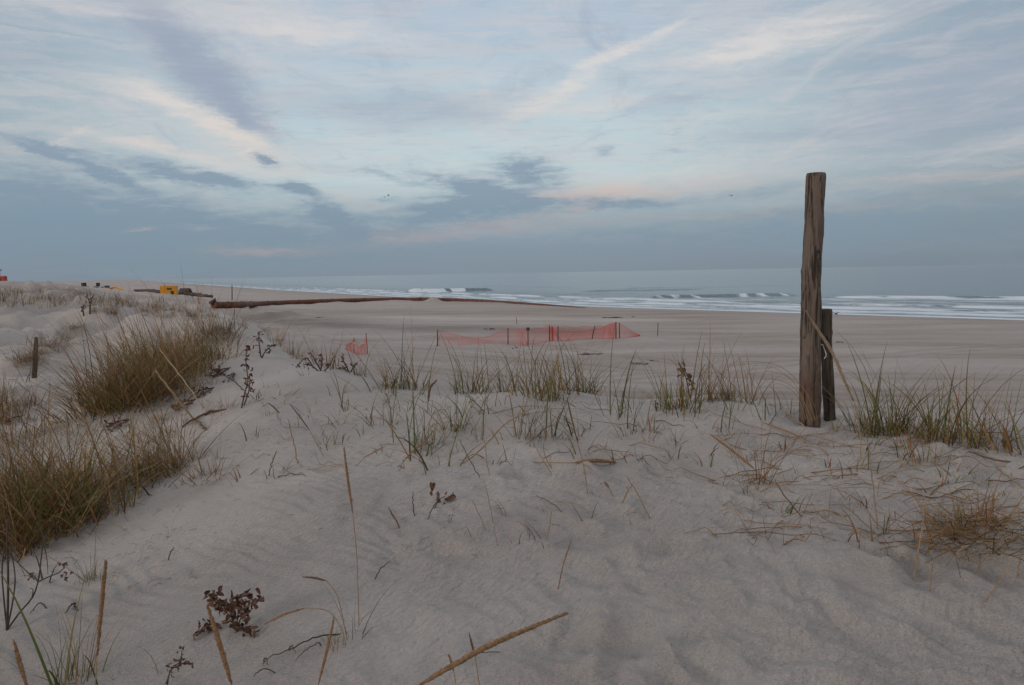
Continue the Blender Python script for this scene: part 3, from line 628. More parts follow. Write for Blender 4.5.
# ------------------------------------------------------------------ stalks and seed heads
def stem_world(pts, mode, dlean=0., dY=None):
    """pts: picture points from tip to base. standing: the base stands on the sand; lying: all of it does"""
    if mode == 'lie':
        out = []
        for i, (x, y) in enumerate(pts):
            p = hit(x, y, True); p.z += .012+(.012 if 0 < i < len(pts)-1 else 0); out.append(p)
        out[-1].z -= .02; return out
    B = hit(*pts[-1], True); n = len(pts)-1; out = []
    for i, (x, y) in enumerate(pts):
        f = 1-i/n; Y = B.y+dlean*f if dY is None else B.y*(1-f)+dY*f
        p = at(x, y, Y)
        g = H(p.x, p.y)+.004
        if i < n and p.z < g: p.z = g
        out.append(p)
    out[-1] = B-Vector((0, 0, .02)); return out
def head_mesh(mb, pts, R, dens=1.0, c=(1, 1, 1)):
    """bottle-brush panicle: core plus many overlapping spikelets; pts run tip -> base"""
    P = spline(pts, 26); n = len(P)-1
    prof = lambda f: R*(.10+1.02*math.sin(math.pi*min(1, f*.90+.03))**.75)*(1 if f < .85 else 1-(f-.85)*3)
    V, F = tube(P, [max(.0006, prof(i/n)*.62) for i in range(n+1)], 8); mb.add(V, F)
    L = sum((P[i+1]-P[i]).length for i in range(n)); cnt = int(L/.0011*dens)
    for _ in range(min(cnt, 420)):
        f = random.random(); k = min(int(f*n), n-1); p = P[k].lerp(P[k+1], f*n-k); d = (P[k]-P[k+1]).normalized()
        rv = Vector((random.gauss(0, 1), random.gauss(0, 1), random.gauss(0, 1))); rv -= d*rv.dot(d); rv.normalize(); s = rv.cross(d)
        r = prof(f); a = p+rv*r*.45; l = max(.006, R*1.05)*random.uniform(.8, 1.35); dirn = (d*1.0+rv*random.uniform(.18, .42)).normalized(); w_ = l*.13
        mb.add([a, a+dirn*l*.45+s*w_, a+dirn*l, a+dirn*l*.45-s*w_, a+dirn*l*.45+rv*w_*.8], [(0, 1, 4), (1, 2, 4), (2, 3, 4), (3, 0, 4)])
def stalk(pts, label, mode='stand', head=None, Rpx=2.0, stem_px=.45, dlean=0., dY=None, m=None, hm=None, group=None, name='grass_stalk', cat='grass stalk'):
    """head = number of leading points that belong to the seed head"""
    P = stem_world(pts, mode, dlean, dY); base = P[-1].copy(); Ym = sum(p.y for p in P)/len(P)
    if head:
        Q = [p-base for p in P]; hd = Q[:head]; st = Q[head-1:]
        if len(st) < 2: st = [Q[-1], Q[-1]-Vector((0, 0, .01))]
        if name == 'grass_stalk': pass
        root = empty(name, base); tag(root, label, cat, group)
        S = spline(st, 14); V, F = tube(S, [max(.0007, stem_px*P[head-1].y/FPX)]*len(S), 5); mesh_obj('stem', V, F, m or STRAW, root, True)
        mb = MB(); Yh = sum(p.y for p in P[:head])/head; head_mesh(mb, hd, (.66 if Rpx < 2 else .85)*Rpx*Yh/FPX); mb.build('seed_head', hm or SEED, root)
        return root
    S = spline([p-base for p in P], 14); S = [q+Vector((random.gauss(0, .35), 0, random.gauss(0, .25)))*Ym/FPX for q in S]; r = .66*stem_px*Ym/FPX; n = len(S)
    V, F = tube(S, [r*(.45+.55*math.sin(math.pi*min(.5, .1+i/n))) for i in range(n)], 5)
    o = mesh_obj(name, V, F, m or STRAW, None, True); o.location = base; return tag(o, label, cat, group)

# foreground, named one by one
P = [at(567, 613, 1.30), at(530, 628, 1.25), at(490, 645, 1.2), at(450, 667, 1.15), at(418, 686, 1.12), at(395, 702, 1.10), at(350, 745, 1.1)]
gz = Vector((P[-1].x-.12, 1.25, 0)); gz.z = H(gz.x, gz.y)-.02; P += [P[-1].lerp(gz, .5)+Vector((-.02, 0, .05)), gz]
root = empty('grass_stalk', gz); tag(root, 'largest seed head leaning right across the bottom edge', 'grass stalk')
V, F = tube(spline([p-gz for p in P[4:]], 20), .0018, 6); mesh_obj('stem', V, F, STRAW, root, True)
mb = MB(); head_mesh(mb, [p-gz for p in P[:5]], 4.2*1.2/FPX, 3); mb.build('seed_head', SEED, root)
ST = [
 ([(344, 448), (348, 480), (353, 515), (357, 560), (359, 625)], 'tall thin upright stalk with narrow straw seed head, left of centre', dict(head=3, Rpx=2.2, stem_px=.5)),
 ([(106, 562), (102, 600), (97, 657), (95, 690), (93, 720)], 'upright brown seed head rising from the bottom left grass tuft', dict(head=3, Rpx=3.6, stem_px=.7)),
 ([(14, 641), (20, 664), (28, 690), (33, 730)], 'brown seed head cut by the lower left picture edge', dict(head=3, Rpx=3.6, stem_px=.7)),
 ([(208, 607), (220, 645), (232, 686), (240, 740)], 'thick brown seed head leaning left in front of withered leaves', dict(head=3, Rpx=4.2, stem_px=.8)),
 ([(303, 577), (315, 578), (327, 581), (338, 598), (348, 640)], 'dark drooping seed head bent over to the left', dict(head=3, Rpx=2.0, stem_px=.5, hm=SEEDD)),
 ([(265, 624), (285, 614), (305, 608), (328, 611), (341, 628), (347, 645)], 'arched stalk whose straw seed head hangs left to the sand', dict(head=3, Rpx=2.0, stem_px=.5)),
 ([(334, 619), (327, 650), (318, 686), (314, 710)], 'short pale seed head standing below the drooping ones', dict(head=3, Rpx=2.6, stem_px=.5)),
 ([(469, 633), (472, 645), (475, 656), (481, 692)], 'small dark spike crossed by the largest seed head', dict(head=3, Rpx=2.0, stem_px=.6, hm=SEEDD)),
 ([(449, 655), (454, 672), (459, 700)], 'faint tan spike below the largest seed head', dict(head=2, Rpx=2.0, stem_px=.5)),
 ([(615, 464), (595, 465), (574, 468), (548, 465), (520, 462)], 'fallen golden brown seed head lying flat in the sand centre', dict(mode='lie', head=3, Rpx=3.2, stem_px=.5)),
 ([(567, 398), (572, 420), (578, 444), (584, 468), (588, 494)], 'upright brown spike above the fallen golden seed head', dict(head=3, Rpx=1.7, stem_px=.5, hm=SEEDD)),
 ([(436, 381), (430, 388), (428, 403), (427, 412)], 'short dark curved seed head in the left centre crest grass', dict(head=3, Rpx=2.0, stem_px=.5, hm=SEEDD)),
 ([(806, 311), (818, 330), (832, 352), (846, 384), (854, 402), (862, 440)], 'long tan seed head slanting across the front of both posts', dict(head=5, Rpx=2.6, stem_px=.9, dlean=-.35, m=PALE, hm=PALE)),
 ([(711, 435), (734, 452), (757, 471), (770, 482)], 'thick tan seed head slanting down right below the grass clump', dict(head=3, Rpx=2.1, stem_px=.5, dlean=.3)),
 ([(762, 424), (790, 436), (818, 449), (832, 458)], 'long tan stalk fallen in front of the tall post', dict(head=3, Rpx=1.7, stem_px=.5, mode='lie')),
 ([(770, 405), (788, 416), (806, 428)], 'straw stalk lying against the left foot of the tall post', dict(mode='lie', stem_px=1.3)),
 ([(532, 408), (505, 424), (480, 450), (457, 467)], 'pale tan bent stalk arching down left of centre', dict(stem_px=1.3, dlean=.1)),
 ([(433, 431), (425, 441), (412, 452), (402, 463), (398, 472)], 'orange brown seed head slanting down left in the crest grass', dict(head=4, Rpx=1.9, stem_px=.5)),
 ([(290, 404), (300, 417), (310, 431), (325, 457)], 'thin brown spike leaning left above the left sand slope', dict(head=3, Rpx=1.4, stem_px=.4, hm=SEEDD)),
 ([(288, 418), (293, 440), (298, 463)], 'thin tan upright stalk on the left sand slope', dict(stem_px=1.0)),
 ([(268, 403), (275, 408), (281, 413)], 'tiny brown spike at the top of the left slope', dict(stem_px=1.1, m=SEEDD)),
 ([(277, 451), (272, 462), (268, 476)], 'short brown stem poking up on the left slope', dict(stem_px=.9, m=SEEDD)),
 ([(385, 446), (365, 457), (353, 466)], 'brown spike leaning right beside the tall thin stalk', dict(head=2, Rpx=1.3, stem_px=.4)),
 ([(388, 508), (394, 517), (401, 528)], 'short brown stub leaning left in the bare sand', dict(stem_px=1.2, m=SEEDD)),
 ([(413, 491), (413, 504), (415, 517)], 'dark upright twig left of the curled leaf', dict(stem_px=.8, m=TWIG)),
 ([(439, 499), (432, 509), (427, 520)], 'dark twig leaning against the curled brown leaf', dict(stem_px=.8, m=TWIG)),
 ([(460, 440), (469, 458), (481, 478)], 'thin brown stem leaning left in the middle sand', dict(stem_px=.8, m=SEEDD)),
 ([(484, 438), (486, 456), (490, 478)], 'thin upright brown stem in the middle sand', dict(stem_px=.7)),
 ([(484, 480), (492, 515), (498, 546)], 'thin reddish stem rising from the middle sand', dict(stem_px=.6)),
 ([(472, 500), (480, 516), (487, 531)], 'small thin stem left of the reddish stem', dict(stem_px=.7)),
 ([(537, 499), (551, 507), (564, 515)], 'dark straight stem lying flat below the fallen seed head', dict(mode='lie', stem_px=.9, m=SEEDD)),
 ([(555, 503), (580, 510), (593, 521)], 'thin curved stem lying right of the dark straight stem', dict(mode='lie', stem_px=.6)),
 ([(552, 510), (549, 527), (546, 543)], 'short brown stem standing below the dark straight stem', dict(stem_px=.9)),
 ([(571, 541), (563, 566), (557, 590)], 'pale tan seed head standing alone in the footprints area', dict(head=3, Rpx=1.3, stem_px=.5)),
 ([(605, 482), (609, 488), (614, 497)], 'tiny stem with round brown tip', dict(head=2, Rpx=2.2, stem_px=.6)),
 ([(625, 475), (638, 494), (653, 519)], 'straight brown stem leaning left, right of the fallen seed head', dict(stem_px=.9)),
 ([(629, 488), (625, 497), (621, 507)], 'short tan tuft tip beside the straight brown stem', dict(stem_px=1.3)),
 ([(532, 441), (543, 460), (554, 479)], 'thin dark stem leaning left above the fallen seed head', dict(stem_px=.7)),
 ([(775, 480), (788, 500), (804, 520)], 'thin dark curved stem slanting down right of centre', dict(stem_px=1.0, m=SEEDD)),
 ([(760, 494), (778, 493), (797, 494)], 'tan stem lying level in the right sand', dict(mode='lie', stem_px=1.0)),
 ([(868, 441), (873, 485), (878, 531)], 'tall straight tan stem right of the posts', dict(stem_px=.9)),
 ([(830, 511), (852, 530), (876, 550)], 'brown stem half buried slanting down below the posts', dict(mode='lie', stem_px=1.2)),
 ([(841, 503), (860, 519), (879, 534)], 'thin tan stem slanting to the foot of the tall straight stem', dict(stem_px=.9)),
 ([(926, 499), (920, 540), (913, 580)], 'straight reddish brown stem left of the flattened straw heap', dict(stem_px=1.3)),
 ([(933, 564), (931, 578), (930, 592)], 'short reddish stub beside the straight reddish stem', dict(stem_px=1.1)),
 ([(1011, 566), (997, 585), (982, 606)], 'thin brown stem leaning right in the lower right sand', dict(stem_px=1.1)),
 ([(1026, 494), (1015, 508), (1005, 523)], 'tan stem leaning right behind the flattened straw heap', dict(stem_px=1.1)),
 ([(1022, 553), (1019, 565), (1017, 577)], 'short dark stub at the right picture edge', dict(stem_px=1.2)),
 ([(824, 478), (860, 469), (895, 466), (928, 476)], 'long thin straw lying in an arc across the right crest', dict(mode='lie', stem_px=.7)),
 ([(824, 490), (862, 484), (905, 488)], 'thin grey straw lying below the long arc', dict(mode='lie', stem_px=.5)),
 ([(996, 470), (1011, 481), (1026, 492)], 'thick tan stalk lying at the right edge of the crest', dict(mode='lie', stem_px=1.5)),
 ([(968, 457), (995, 463), (1026, 468)], 'brown stalk lying level at the right edge of the crest', dict(mode='lie', stem_px=1.5, m=SEEDD)),
 ([(904, 488), (920, 500), (950, 528), (985, 548)], 'long thin straw running under the flattened heap', dict(mode='lie', stem_px=.7)),
 ([(50, 380), (49, 400), (48, 425)], 'bare pale stem standing in the far left grass', dict(stem_px=.8, m=PALE)),
 ([(11, 386), (12, 410), (12, 440)], 'bare pale stem at the left picture edge', dict(stem_px=1.0, m=PALE)),
 ([(160, 350), (182, 378), (205, 408)], 'pale stem slanting down right through the big left clump', dict(stem_px=1.0, m=PALE, dlean=.1)),
 ([(155, 370), (175, 396), (196, 420)], 'orange tan broken stalk slanting at the foot of the big left clump', dict(stem_px=1.6, dlean=-.1)),
 ([(220, 374), (235, 384), (248, 394)], 'dark stick lying on the sand right of the big clump', dict(stem_px=.9, m=TWIG, mode='lie')),
 ([(174, 547), (170, 554), (167, 560)], 'tiny dark twig on the bare lower left sand', dict(stem_px=.9, m=TWIG)),
 ([(390, 561), (380, 570), (373, 579)], 'dark forked twig tip in the lower middle sand', dict(stem_px=.8, m=TWIG)),
 ([(253, 680), (265, 675), (279, 673)], 'short dark twig lying at the bottom left', dict(stem_px=1.0, m=TWIG, mode='lie')),
 ([(461, 668), (480, 660), (505, 650)], 'thin grey twig lying under the largest seed head', dict(stem_px=.7, m=TWIG, mode='lie')),
]
for pts, lab, kw in ST: stalk(pts, lab, **kw)

# ------------------------------------------------------------------ withered plants, shrub, twigs, leaf
def crumple(mb, p, s, c=(1, 1, 1)):
    """one curled dry leaf: a 3x4 sheet bent on itself"""
    ax = Vector((random.gauss(0, 1), random.gauss(0, 1), random.gauss(0, .7))).normalized(); b = ax.cross(Vector((random.gauss(0, 1), random.gauss(0, 1), random.gauss(0, 1)))).normalized(); nrm = ax.cross(b)
    cv_ = random.uniform(1., 3.2); V = []
    for i in range(5):
        t = i/4; wdt = s*.32*math.sin(math.pi*(t*.8+.12))
        for j in (-1, 0, 1): V.append(p+ax*(s*math.sin(cv_*t)/cv_)+nrm*(s*(1-math.cos(cv_*t))/cv_+abs(j)*wdt*.8+random.gauss(0, s*.03))+b*(j*wdt*.75))
    F = []
    for i in range(4):
        for j in range(2): F.append((i*3+j, i*3+j+1, i*3+j+4, i*3+j+3))
    mb.add(V, F)
def withered(stems, label, nleaf, spx, mode='stand', dlean=0, name='withered_plant', lm=None, stem_px=.8, dens=.35):
    paths = [stem_world(s, mode, dlean) for s in stems]; base = paths[0][-1].copy(); root = empty(name, base); tag(root, label, 'dried plant')
    mb = MB(); lf = MB(); k = base.y/FPX
    for P in paths:
        S = spline([p-base for p in P], 12); V, F = tube(S, [stem_px*k*(1-.5*(1-i/12)) for i in range(13)], 5); mesh_obj('stem', V, F, TWIG, root, True)
        for _ in range(int(nleaf*(2.0 if spx >= 9 else 1.7))):
            f = random.random()**1.1*(1-dens)*12; i = int(f); p = S[i].lerp(S[min(i+1, 12)], f-i)+Vector((random.gauss(0, 1), random.gauss(0, 1), random.gauss(0, .7)))*spx*k*.35
            crumple(lf, p, spx*k*(random.uniform(.45, 1.15) if spx >= 9 else random.uniform(.3, .85)))
    lf.build('leaves', lm or LEAFB, root)
    return root
withered([[(212, 594), (218, 606), (232, 618), (238, 632)], [(256, 598), (248, 606), (240, 620), (236, 632)], [(222, 602), (230, 612), (236, 630)], [(240, 596), (238, 612), (236, 630)]], 'withered plant with curled red brown leaves behind the thick seed head', 16, 11)
withered([[(200, 636), (210, 630), (225, 628)], [(252, 640), (242, 632), (232, 626)]], 'low curled brown leaves lying around the withered plant foot', 14, 9, 'lie')
withered([[(182, 650), (180, 662), (172, 668), (164, 684)], [(193, 664), (182, 664), (170, 672), (166, 690)]], 'small withered plant with crumpled leaves at the bottom left', 12, 8)
withered([[(247, 345), (246, 362), (248, 380), (245, 392), (241, 408)], [(250, 375), (249, 390), (243, 406)]], 'blackened leafy plant hanging on the sand beside the big clump', 16, 8, dlean=.1)
withered([[(259, 331), (259, 342), (261, 357)], [(271, 346), (265, 352), (261, 358)]], 'small dark plant standing at the top of the sand ridge', 8, 6)
withered([[(296, 369), (306, 358), (315, 369)], [(310, 352), (316, 362), (322, 371)], [(334, 356), (329, 366), (322, 371)], [(322, 355), (322, 364), (320, 371)], [(303, 364), (312, 366), (320, 371)]], 'low spreading dark leafed plant on the left crest', 8, 5)
withered([[(341, 356), (345, 364), (350, 371)], [(358, 362), (354, 366), (350, 371)], [(337, 370), (343, 368), (350, 371)]], 'smaller dark leafed plant right of the spreading one', 7, 5)
withered([[(228, 383), (232, 376), (235, 373)]], 'small dark leaf cluster below the ridge top', 8, 6, 'lie')
withered([[(678, 362), (686, 378), (690, 398)], [(683, 368), (692, 384), (690, 398)]], 'dark brown wilted plant among the grass left of the posts', 14, 8)
withered([[(655, 400), (656, 406), (657, 411)]], 'tiny dark sprig left of the wilted plant', 6, 5)
withered([[(978, 514), (968, 520), (962, 532)], [(950, 520), (954, 530), (955, 541)]], 'brown curled leaves caught in the flattened straw heap', 9, 7, lm=SEED)
withered([[(445, 500), (438, 506), (433, 512)]], 'single curled brown leaf lying in the bare sand', 4, 16, 'lie', name='curled_leaf', dens=.5)
withered([[(5, 425), (12, 420), (25, 415)]], 'brown leaf litter clump at the left picture edge', 8, 8, 'lie')
for x_, y_, lb in ((184, 404, 'brown leaf litter heap at the right foot of the big left clump'), (203, 392, 'dark leaf litter on the slope edge of the big left clump'), (219, 372, 'dark leaf litter near the top of the big left clump'), (118, 424, 'brown leaf litter under the front of the big left clump')):
    withered([[(x_-12, y_+5), (x_, y_), (x_+12, y_-5)], [(x_-6, y_+7), (x_+2, y_+3), (x_+12, y_-5)]], lb, 14, 7, 'lie')
# two small far dark plants among the far left grass
withered([[(84, 304), (83, 310), (84, 316)]], 'tiny dark plant before the far left dune ridge', 6, 4)
withered([[(93, 296), (90, 305), (90, 314)], [(87, 296), (90, 304), (90, 314)]], 'forked dark plant before the far left dune ridge', 6, 3.5)

# bayberry-like bare shrub, lower left
B = hit(7, 630); root = empty('bare_shrub', B); tag(root, 'bare dark shrub with small seed clusters at the lower left edge', 'shrub')
mb = MB(); k = B.y/FPX
for pts, r in (([(7, 630), (4, 600), (2, 570), (5, 545)], 1.0), ([(7, 630), (8, 600), (8, 565), (7, 540), (8, 520)], 1.3), ([(7, 630), (13, 600), (15, 575), (10, 545)], .9), ([(7, 630), (20, 612), (32, 598), (38, 582), (41, 560), (43, 540)], 1.0),
               ([(38, 582), (48, 577), (58, 573), (64, 568)], .8), ([(38, 582), (34, 576), (30, 576)], .7), ([(32, 598), (33, 590), (30, 588)], .6), ([(43, 540), (47, 560), (48, 575)], .5)):
    S = spline([at(x, y, B.y+(i*.01))-B for i, (x, y) in enumerate(pts)], 12); V, F = tube(S, [r*k*(1-.4*i/12) for i in range(13)], 6); mb.add(V, F)
mb.build('branches', TWIG, root, True)
lf = MB()
for (x, y, s, n_) in ((63, 566, 3.5, 9), (64, 577, 3.5, 9), (30, 577, 2.5, 6), (69, 573, 2, 3)):
    for _ in range(n_): crumple(lf, at(x+random.gauss(0, s*.5), y+random.gauss(0, s*.6), B.y+.03)-B, 4.5*k)
lf.build('seed_clusters', LEAFB, root)

def branchy(paths, label, spx, mode='lie', name='dead_branch', cat='branch', m=None):
    W_ = [stem_world(p, mode) for p in paths]; base = W_[0][-1].copy(); mb = MB(); k = base.y/FPX
    for i, P in enumerate(W_):
        S = spline([p-base for p in P], 16); S = [s+Vector((random.gauss(0, .6), random.gauss(0, .6), random.gauss(0, .4)))*k for s in S]
        V, F = tube(S, [spx*k*(.4+.6*j/16)*(1 if i == 0 else .7) for j in range(17)], 5); mb.add(V, F)
    o = mb.build(name, m or TWIG, None, True); o.location = base; return tag(o, label, cat)
branchy([[(263, 667), (275, 661), (292, 655), (306, 647), (322, 642), (345, 632)], [(295, 664), (306, 656), (318, 650), (322, 644)], [(268, 668), (266, 664), (263, 661)], [(296, 657), (292, 652), (288, 650)]], 'thin black forked dead branch lying at the lower left of centre', 1.0)
branchy([[(65, 616), (74, 608), (78, 612)], [(30, 616), (40, 608), (50, 609)]], 'little dark debris twigs lying behind the bottom left tuft', 1.4)
branchy([[(182, 428), (205, 416), (226, 409)], [(195, 420), (200, 426), (208, 430)]], 'brown flattened branch lying below the big left clump', 1.8, m=LEAFB)
branchy([[(352, 466), (330, 470), (285, 472)], [(350, 476), (342, 470), (330, 466)]], 'faint stems lying by the tall thin stalk foot', .5, m=STRAW)

# ------------------------------------------------------------------ grass tufts along the crest, each where the picture has one
T = [
 ('tan', 275, 334, 22, 'thin tan tuft at the left end of the crest'), ('tan', 293, 348, 27, 'narrow straw tuft above the dark leafed plants'),
 ('tan', 317, 348, 18, 'small sparse tan tuft above the spreading dark plant'), ('tan', 327, 349, 30, 'upright straw tuft left of the orange netting scrap'),
 ('green', 359, 354, 24, 'small tuft growing through the orange netting scrap'), ('green', 388, 388, 36, 'low green tuft in the left crest group'),
 ('green', 401, 388, 46, 'wide mixed green tuft in the left crest group'), ('tan', 417, 388, 52, 'tall straw tuft in the left crest group'),
 ('sparse', 376, 392, 46, 'few thin blades at the left of the crest group'), ('sparse', 345, 408, 30, 'sparse green blades on the left slope top'),
 ('tan', 455, 388, 24, 'short tan tuft between two larger crest tufts'), ('green', 470, 393, 42, 'leaning green and tan tuft on the crest'), ('tan', 482, 392, 38, 'short dense straw tuft on the crest'),
 ('green', 511, 391, 42, 'upright tuft below the leftmost netting stakes'), ('green', 531, 394, 54, 'tall tuft at the left of the central clump'), ('tan', 545, 398, 44, 'straw tuft in the central clump'),
 ('green', 553, 400, 40, 'green tuft in the front of the central clump'), ('tan', 566, 393, 46, 'dense straw tuft in the central clump'), ('green', 576, 389, 40, 'tuft behind the central clump'), ('green', 588, 388, 38, 'green tuft at the right end of the central clump'),
 ('sparse', 606, 416, 62, 'few long blades right of the central clump'), ('sparse', 627, 432, 74, 'tall green blades rising high above the beach'), ('sparse', 622, 418, 34, 'short green blades beside the tall green ones'),
 ('sparse', 545, 437, 52, 'long green blades in front of the central clump'), ('green', 535, 440, 34, 'low green tuft in front of the central clump'), ('sparse', 517, 438, 44, 'green blades left of the front tuft'),
 ('green', 672, 408, 42, 'upright green tuft left of the wilted plant'), ('green', 680, 411, 44, 'bright green blades beside the wilted plant'), ('tan', 700, 402, 52, 'tall straw tuft between wilted plant and bushy tuft'),
 ('densegreen', 727, 400, 36, 'bushy short brown green tuft left of the posts'), ('tan', 714, 401, 42, 'straw tuft just left of the bushy tuft'), ('tan', 740, 402, 44, 'loose tan tuft just right of the bushy tuft'), ('sparse', 690, 420, 40, 'thin green blades before the wilted plant'),
 ('sparse', 766, 418, 48, 'thin green tuft left of the tall post'), ('sparse', 777, 417, 36, 'few blades close by the left of the tall post'), ('green', 834, 431, 16, 'tiny green tuft at the foot of the short post'), ('sparse', 790, 412, 30, 'fine dry blades touching the tall post'),
 ('green', 866, 431, 50, 'green tuft first to the right of the posts'), ('green', 880, 432, 66, 'tall green tuft in the right clump'), ('green', 893, 434, 62, 'tallest dense tuft in the right clump'), ('green', 905, 435, 48, 'green tuft right of the tallest dense one'),
 ('tan', 922, 443, 40, 'tan tuft filling the gap in the right clump'), ('green', 935, 440, 56, 'green tuft with long blades near the right edge'), ('green', 948, 443, 60, 'long bladed green tuft toward the right edge'), ('tan', 962, 446, 56, 'straw and green tuft toward the right edge'),
 ('tan', 985, 444, 54, 'thin straw tuft near the right edge'), ('sparse', 1003, 448, 50, 'sparse tan tuft next to the right edge'), ('tan', 1018, 452, 52, 'tan tuft cut by the right edge'), ('sparse', 975, 448, 72, 'few very long blades near the right edge'),
 ('tan', 925, 466, 36, 'short stubby straw tuft in front of the right clump'), ('sparse', 856, 436, 22, 'curly short green blades right of the short post'), ('sparse', 868, 438, 22, 'low curled green blades before the right clump'),
 ('tan', 759, 486, 62, 'bleached upright straw stubs in the right sand'), ('sparse', 873, 472, 40, 'thin dry blades below the right clump'),
 ('sparse', 400, 440, 50, 'leaning thin blades below the left crest group'), ('green', 428, 446, 46, 'low tangled green tuft on the slope'), ('sparse', 440, 470, 46, 'thin brown green blades at the slope middle'), ('sparse', 417, 460, 54, 'long thin blades leaning left at the slope middle'), ('green', 455, 430, 40, 'loose tuft below the short tan tuft'), ('sparse', 480, 440, 44, 'thin blades left of centre below the crest'),
 ('tan', 213, 474, 26, 'small isolated dry tuft on the lower left slope'), ('low', 205, 480, 20, 'flattened dry grass beside the isolated tuft'),
 ('densegreen', 155, 478, 78, 'round green based tuft in the middle of the left slope'), ('densegreen', 140, 474, 66, 'dark green tuft on the left of the round green based tuft'), ('dense', 180, 466, 58, 'brown tuft on the right of the round green based tuft'), ('dense', 172, 472, 62, 'dry tuft leaning from the round green one'),
 ('sparse', 170, 537, 26, 'two thin blades alone on the lower left sand'), ('sparse', 137, 562, 28, 'small fan of fine blades on the lower left sand'), ('green', 92, 580, 40, 'thin leaning green tuft behind the brown seed head'),
 ('low', 955, 545, 44, 'flattened straw heap at the right edge sand'), ('low', 985, 540, 44, 'brown tangled straw heap at the far right sand'),
 ('low', 1006, 532, 34, 'flattened straw behind the far right heap'), ('low', 968, 524, 30, 'dark flattened straw behind the right heap'),
 ('green', 75, 684, 74, 'loose green grass tuft at the bottom left corner'), ('sparse', 62, 690, 110, 'long arching blades in the bottom left corner'), ('sparse', 95, 684, 60, 'fine blades beside the bottom left tuft'), ('sparse', 118, 678, 34, 'two short blades right of the bottom left tuft'), ('sparse', 165, 672, 40, 'single thin blade by the bottom withered plant'),
 ('sparse', 350, 632, 60, 'thin dry blades around the drooping seed heads'), ('sparse', 358, 636, 40, 'short bent blades at the tall thin stalk foot'), ('tan', 336, 648, 26, 'small straw tuft below the drooping seed heads'),
 ('sparse', 45, 575, 90, 'tall thin brown blades beside the bare shrub'),
]
for k_, x, y, h_, lab in T:
    h_ *= 1.32 if y < 500 else 1.1
    put(k_, x, y, h_, lab, wide=1.6 if k_ in ('low',) else random.uniform(.9, 1.2))
# arching dry blades left of the tall post
mb = MB(); B = hit(800, 425)
for pts in ([(748, 366), (770, 366), (790, 378), (806, 392), (815, 420)], [(745, 374), (775, 372), (795, 384), (812, 420)], [(752, 380), (778, 380), (798, 392), (809, 422)], [(760, 388), (780, 384), (797, 396), (806, 420)], [(735, 362), (760, 362), (786, 370), (812, 400), (818, 425)]):
    S = spline([at(x, y, B.y-.12)-B for x, y in pts], 14); V, F = tube(S, [.0008+.0018*i/14 for i in range(15)], 4); mb.add(V, F, random.choice(TAN))
o = mb.build('beach_grass_tuft', GM); o.location = B; tag(o, 'dry blades arching left from the tall post foot', 'grass tuft')

# ------------------------------------------------------------------ left dune grass masses
def scatter(kinds, poly, n, h0, h1, label, group, seed, wide=(.9, 1.3), top_scale=None):
    rnd = random.Random(seed); got = 0; tries = 0; xs = [p[0] for p in poly]; ys = [p[1] for p in poly]
    def inside(x, y):
        c_ = False; j = len(poly)-1
        for i in range(len(poly)):
            if (poly[i][1] > y) != (poly[j][1] > y) and x < (poly[j][0]-poly[i][0])*(y-poly[i][1])/(poly[j][1]-poly[i][1])+poly[i][0]: c_ = not c_
            j = i
        return c_
    while got < n and tries < n*60:
        tries += 1; x = rnd.uniform(min(xs), max(xs)); y = rnd.uniform(min(ys), max(ys))
        if not inside(x, y): continue
        f = (y-min(ys))/(max(ys)-min(ys)+1e-6); hh = (h0+(h1-h0)*f)*rnd.uniform(.55, 1.2)
        put(rnd.choice(kinds), x, y, hh, label, group, wide=rnd.uniform(*wide), name='grass_sprig' if kinds[0] in ('sprig', 'sparse') else 'beach_grass_tuft', cat='grass sprig' if kinds[0] in ('sprig', 'sparse') else 'grass tuft'); got += 1
scatter(['dense', 'dense', 'densegreen', 'dense', 'low'], [(85, 420), (115, 388), (150, 358), (190, 335), (225, 325), (238, 334), (232, 352), (212, 378), (192, 392), (165, 402), (125, 414)], 64, 26, 88, 'tan and olive grass tuft massed in the big clump on the left dune', 'grass tufts of the big left dune clump', 1)
scatter(['reed'], [(85, 415), (115, 375), (150, 345), (215, 330), (225, 350), (190, 385), (130, 412)], 26, 56, 100, 'tall bare reddish stems rising out of the big left clump', 'tall stems of the big left clump', 31)
scatter(['low', 'tan', 'low'], [(70, 432), (190, 402), (235, 400), (215, 428), (150, 440)], 14, 12, 22, 'short ragged grass tuft at the foot of the big left clump', 'ragged tufts at the foot of the big left clump', 2)
scatter(['dense', 'densegreen', 'low'], [(-20, 490), (20, 478), (60, 480), (100, 488), (112, 506), (88, 530), (45, 546), (-20, 565)], 38, 72, 128, 'tangled brown green grass tuft massed at the left picture edge', 'grass tufts of the lower left mass', 3)
scatter(['reed'], [(-10, 440), (60, 440), (110, 470), (90, 520), (10, 530)], 14, 60, 105, 'tall thin reddish brown stems above the lower left grass mass', 'tall stems of the lower left mass', 32)
scatter(['tan', 'low', 'sparse'], [(-10, 392), (28, 385), (40, 420), (60, 445), (20, 462), (-10, 462)], 12, 30, 48, 'thin dry grass tuft in the middle of the left edge', 'dry tufts at the middle of the left edge', 4)
scatter(['dense', 'tan'], [(-10, 405), (16, 400), (24, 425), (-10, 435)], 5, 34, 46, 'orange brown dry grass tuft by the pale stem at the left edge', 'orange brown tufts at the left edge', 24)
scatter(['low', 'dense'], [(20, 356), (42, 346), (70, 322), (82, 326), (62, 346), (44, 364), (22, 368)], 20, 14, 26, 'brown grass tuft in the band on the left hummock', 'brown tufts banded on the left hummock', 5)
